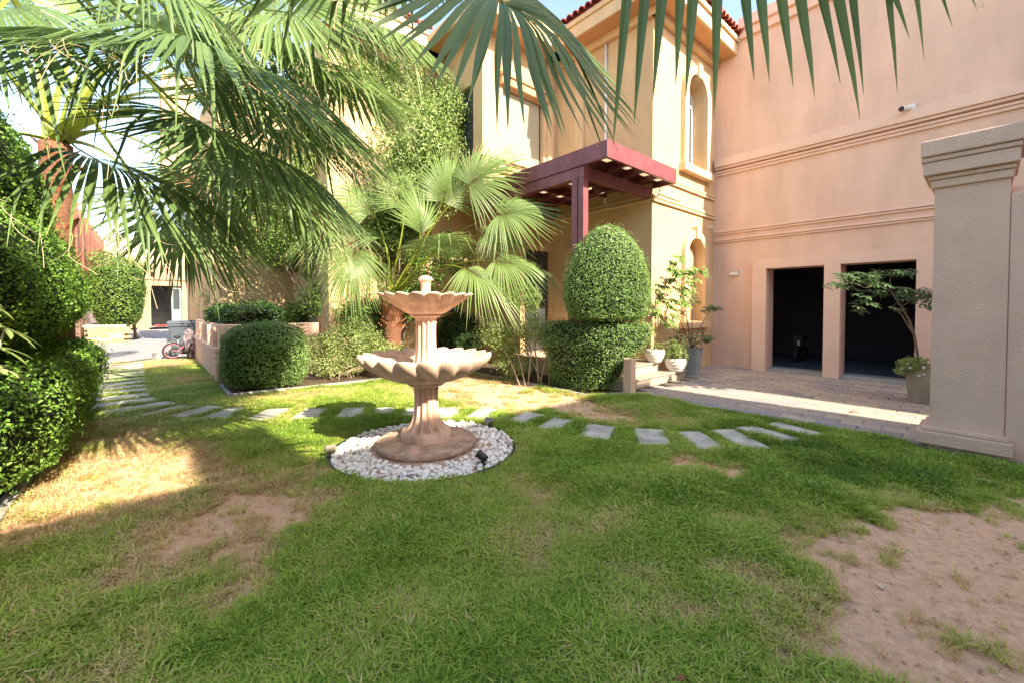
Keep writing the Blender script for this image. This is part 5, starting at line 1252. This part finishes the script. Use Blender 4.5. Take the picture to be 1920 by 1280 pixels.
for i in range(nx_):
    for j in range(ny_):
        u_, v_ = i/(nx_-1)-.5, j/(ny_-1)-.5; d = abs(v_)
        vs.append((.88+u_*.26+.02*math.sin(j*1.3), 15.30+v_*.34+.02*math.sin(i*1.7), .88-d*d*2.2+.02*math.sin(i*1.9+j*.8)-.25*abs(u_)))
m.add(vs, [(i*ny_+j, (i+1)*ny_+j, (i+1)*ny_+j+1, i*ny_+j+1) for i in range(nx_-1) for j in range(ny_-1)])
cl_ = m.obj('draped_cloth', M['cloth'], None, True); sm_ = cl_.modifiers.new('thick', 'SOLIDIFY'); sm_.thickness = .012
tag(cl_, 'mauve cloth hung over the bicycle handlebars', 'cloth')
pe = empty('drive_post', (.97, 15.0, 0), 'thin black post at the corner of the low planter wall', 'post')
MB().tube([(.93, 15.5, 0), (.93, 15.5, 1.1)], .018).obj('pole', M['black'], pe, True); MB().box(.89, .97, 15.46, 15.54, 1.101, 1.12).obj('cap', M['black'], pe)
tag(MB().box(.05, .32, 15.85, 16.05, .01, .17).obj('loose_block', M['concrete'], None, bevel=.01), 'loose grey concrete block on the drive beside the bicycle wheel', 'block')
# security camera
sc2 = empty('security_camera', (10.9, 1.07, 5.24), 'white bullet camera fixed on the upper string course of the garage wall', 'camera')
MB().box(10.98, 11.028, .98, 1.08, 5.13+.11, 5.36).obj('mount', M['white'], sc2, bevel=.006)
M4 = Matrix.Translation((10.84, 1.10, 5.25)) @ Matrix.Rotation(R(150), 4, 'Z') @ Matrix.Rotation(R(100), 4, 'Y')
for nm, pr, mt in (('housing', [(-.10, 0), (-.10, .035), (-.08, .045), (.09, .045), (.10, .047)], 'white'), ('lens', [(.10, .047), (.115, .044), (.10, .03), (.104, 0)], 'black')):
    m = MB().lathe(pr, 0, 0, 18); m.v = [tuple(M4 @ Vector(v)) for v in m.v]; m.obj(nm, M[mt], sc2, True)
MB().tube([(10.99, 1.03, 5.30), (10.92, 1.06, 5.29), (10.88, 1.08, 5.27)], .012, 8).obj('arm', M['white'], sc2, True)
wl = empty('wall_light', (11.0, 4.18, 2.33), 'small white rectangular wall light left of the garage openings', 'lamp')
MB().box(10.96, 11.028, 4.09, 4.28, 2.29, 2.38).obj('lamp_body', M['white'], wl, bevel=.008); MB().box(10.975, 11.028, 4.10, 4.27, 2.381, 2.395).obj('back_plate', M['concrete'], wl); MB().box(10.97, 11.02, 4.11, 4.26, 2.284, 2.289).obj('diffuser', M['lens'], wl)
sk = empty('spigot', (10.9, 4.68, 3.3), 'small white fitting on the tower wall near the corner', 'fitting')
MB().box(10.75, 10.81, 4.68, 4.718, 3.50, 3.56).obj('base', M['white'], sk); MB().tube([(10.78, 4.68, 3.53), (10.74, 4.62, 3.52)], .015).obj('nozzle', M['white'], sk)
# ride-on toy / scooter standing in the dark garage
sct = empty('parked_scooter', (13.2, 3.35, .05), 'dark scooter standing in the left garage opening, barely visible', 'scooter')
for nm, pts, r_ in (('fork', [(12.9, 3.3, .25), (13.0, 3.3, .95)], .03), ('handlebar', [(13.0, 2.95, 1.02), (13.02, 3.3, .98), (13.0, 3.65, 1.02)], .018), ('frame', [(12.95, 3.3, .6), (13.3, 3.35, .3), (13.6, 3.4, .45)], .05)):
    MB().tube(pts, r_).obj(nm, M['black'], sct, True)
for x in (12.9, 13.6): m = MB().lathe([(-.04, .03), (-.04, .2), (.04, .2), (.04, .03)], 0, 0, 22); m.v = [(x+v[0], 3.32+v[2], .25+v[1]) for v in m.v]; m.obj('wheel', M['rubber'], sct)
MB().box(12.86, 12.95, 3.2, 3.4, .45, .75).obj('front_shield', M['black'], sct, bevel=.03); MB().box(12.84, 12.86, 3.26, 3.29, .5, .62).obj('headlight', M['white'], sct)
MB().box(13.3, 13.8, 3.28, 3.46, .6, .7).obj('seat', M['black'], sct, bevel=.03)
# fallen leaves
def dead(x, y, z, L, a, label):
    c, s = math.cos(a), math.sin(a); m = MB(); st = ((0, .02), (.25, .3), (.5, .38), (.75, .25), (1, .02)); vs = []
    for t, w_ in st: vs += [(x+c*L*t-s*w_*L/2, y+s*L*t+c*w_*L/2, z+.02*math.sin(t*3)+.008), (x+c*L*t, y+s*L*t, z+.02*math.sin(t*3)), (x+c*L*t+s*w_*L/2, y+s*L*t-c*w_*L/2, z+.02*math.sin(t*3)+.008)]
    m.add(vs, [(i*3+j, i*3+j+1, i*3+j+4, i*3+j+3) for i in range(4) for j in (0, 1)]); o = m.obj('fallen_leaf', M['drymat']); o.modifiers.new('t', 'SOLIDIFY').thickness = .002
    tag(o, label, 'leaf', 'fallen dry leaves')
dead(1.52, .78, .035, .06, -.6, 'curled dry leaf lying in the grass near the bottom edge')
dead(7.45, 1.28, .012, .13, -.9, 'dry brown leaf lying on the sunny paving')
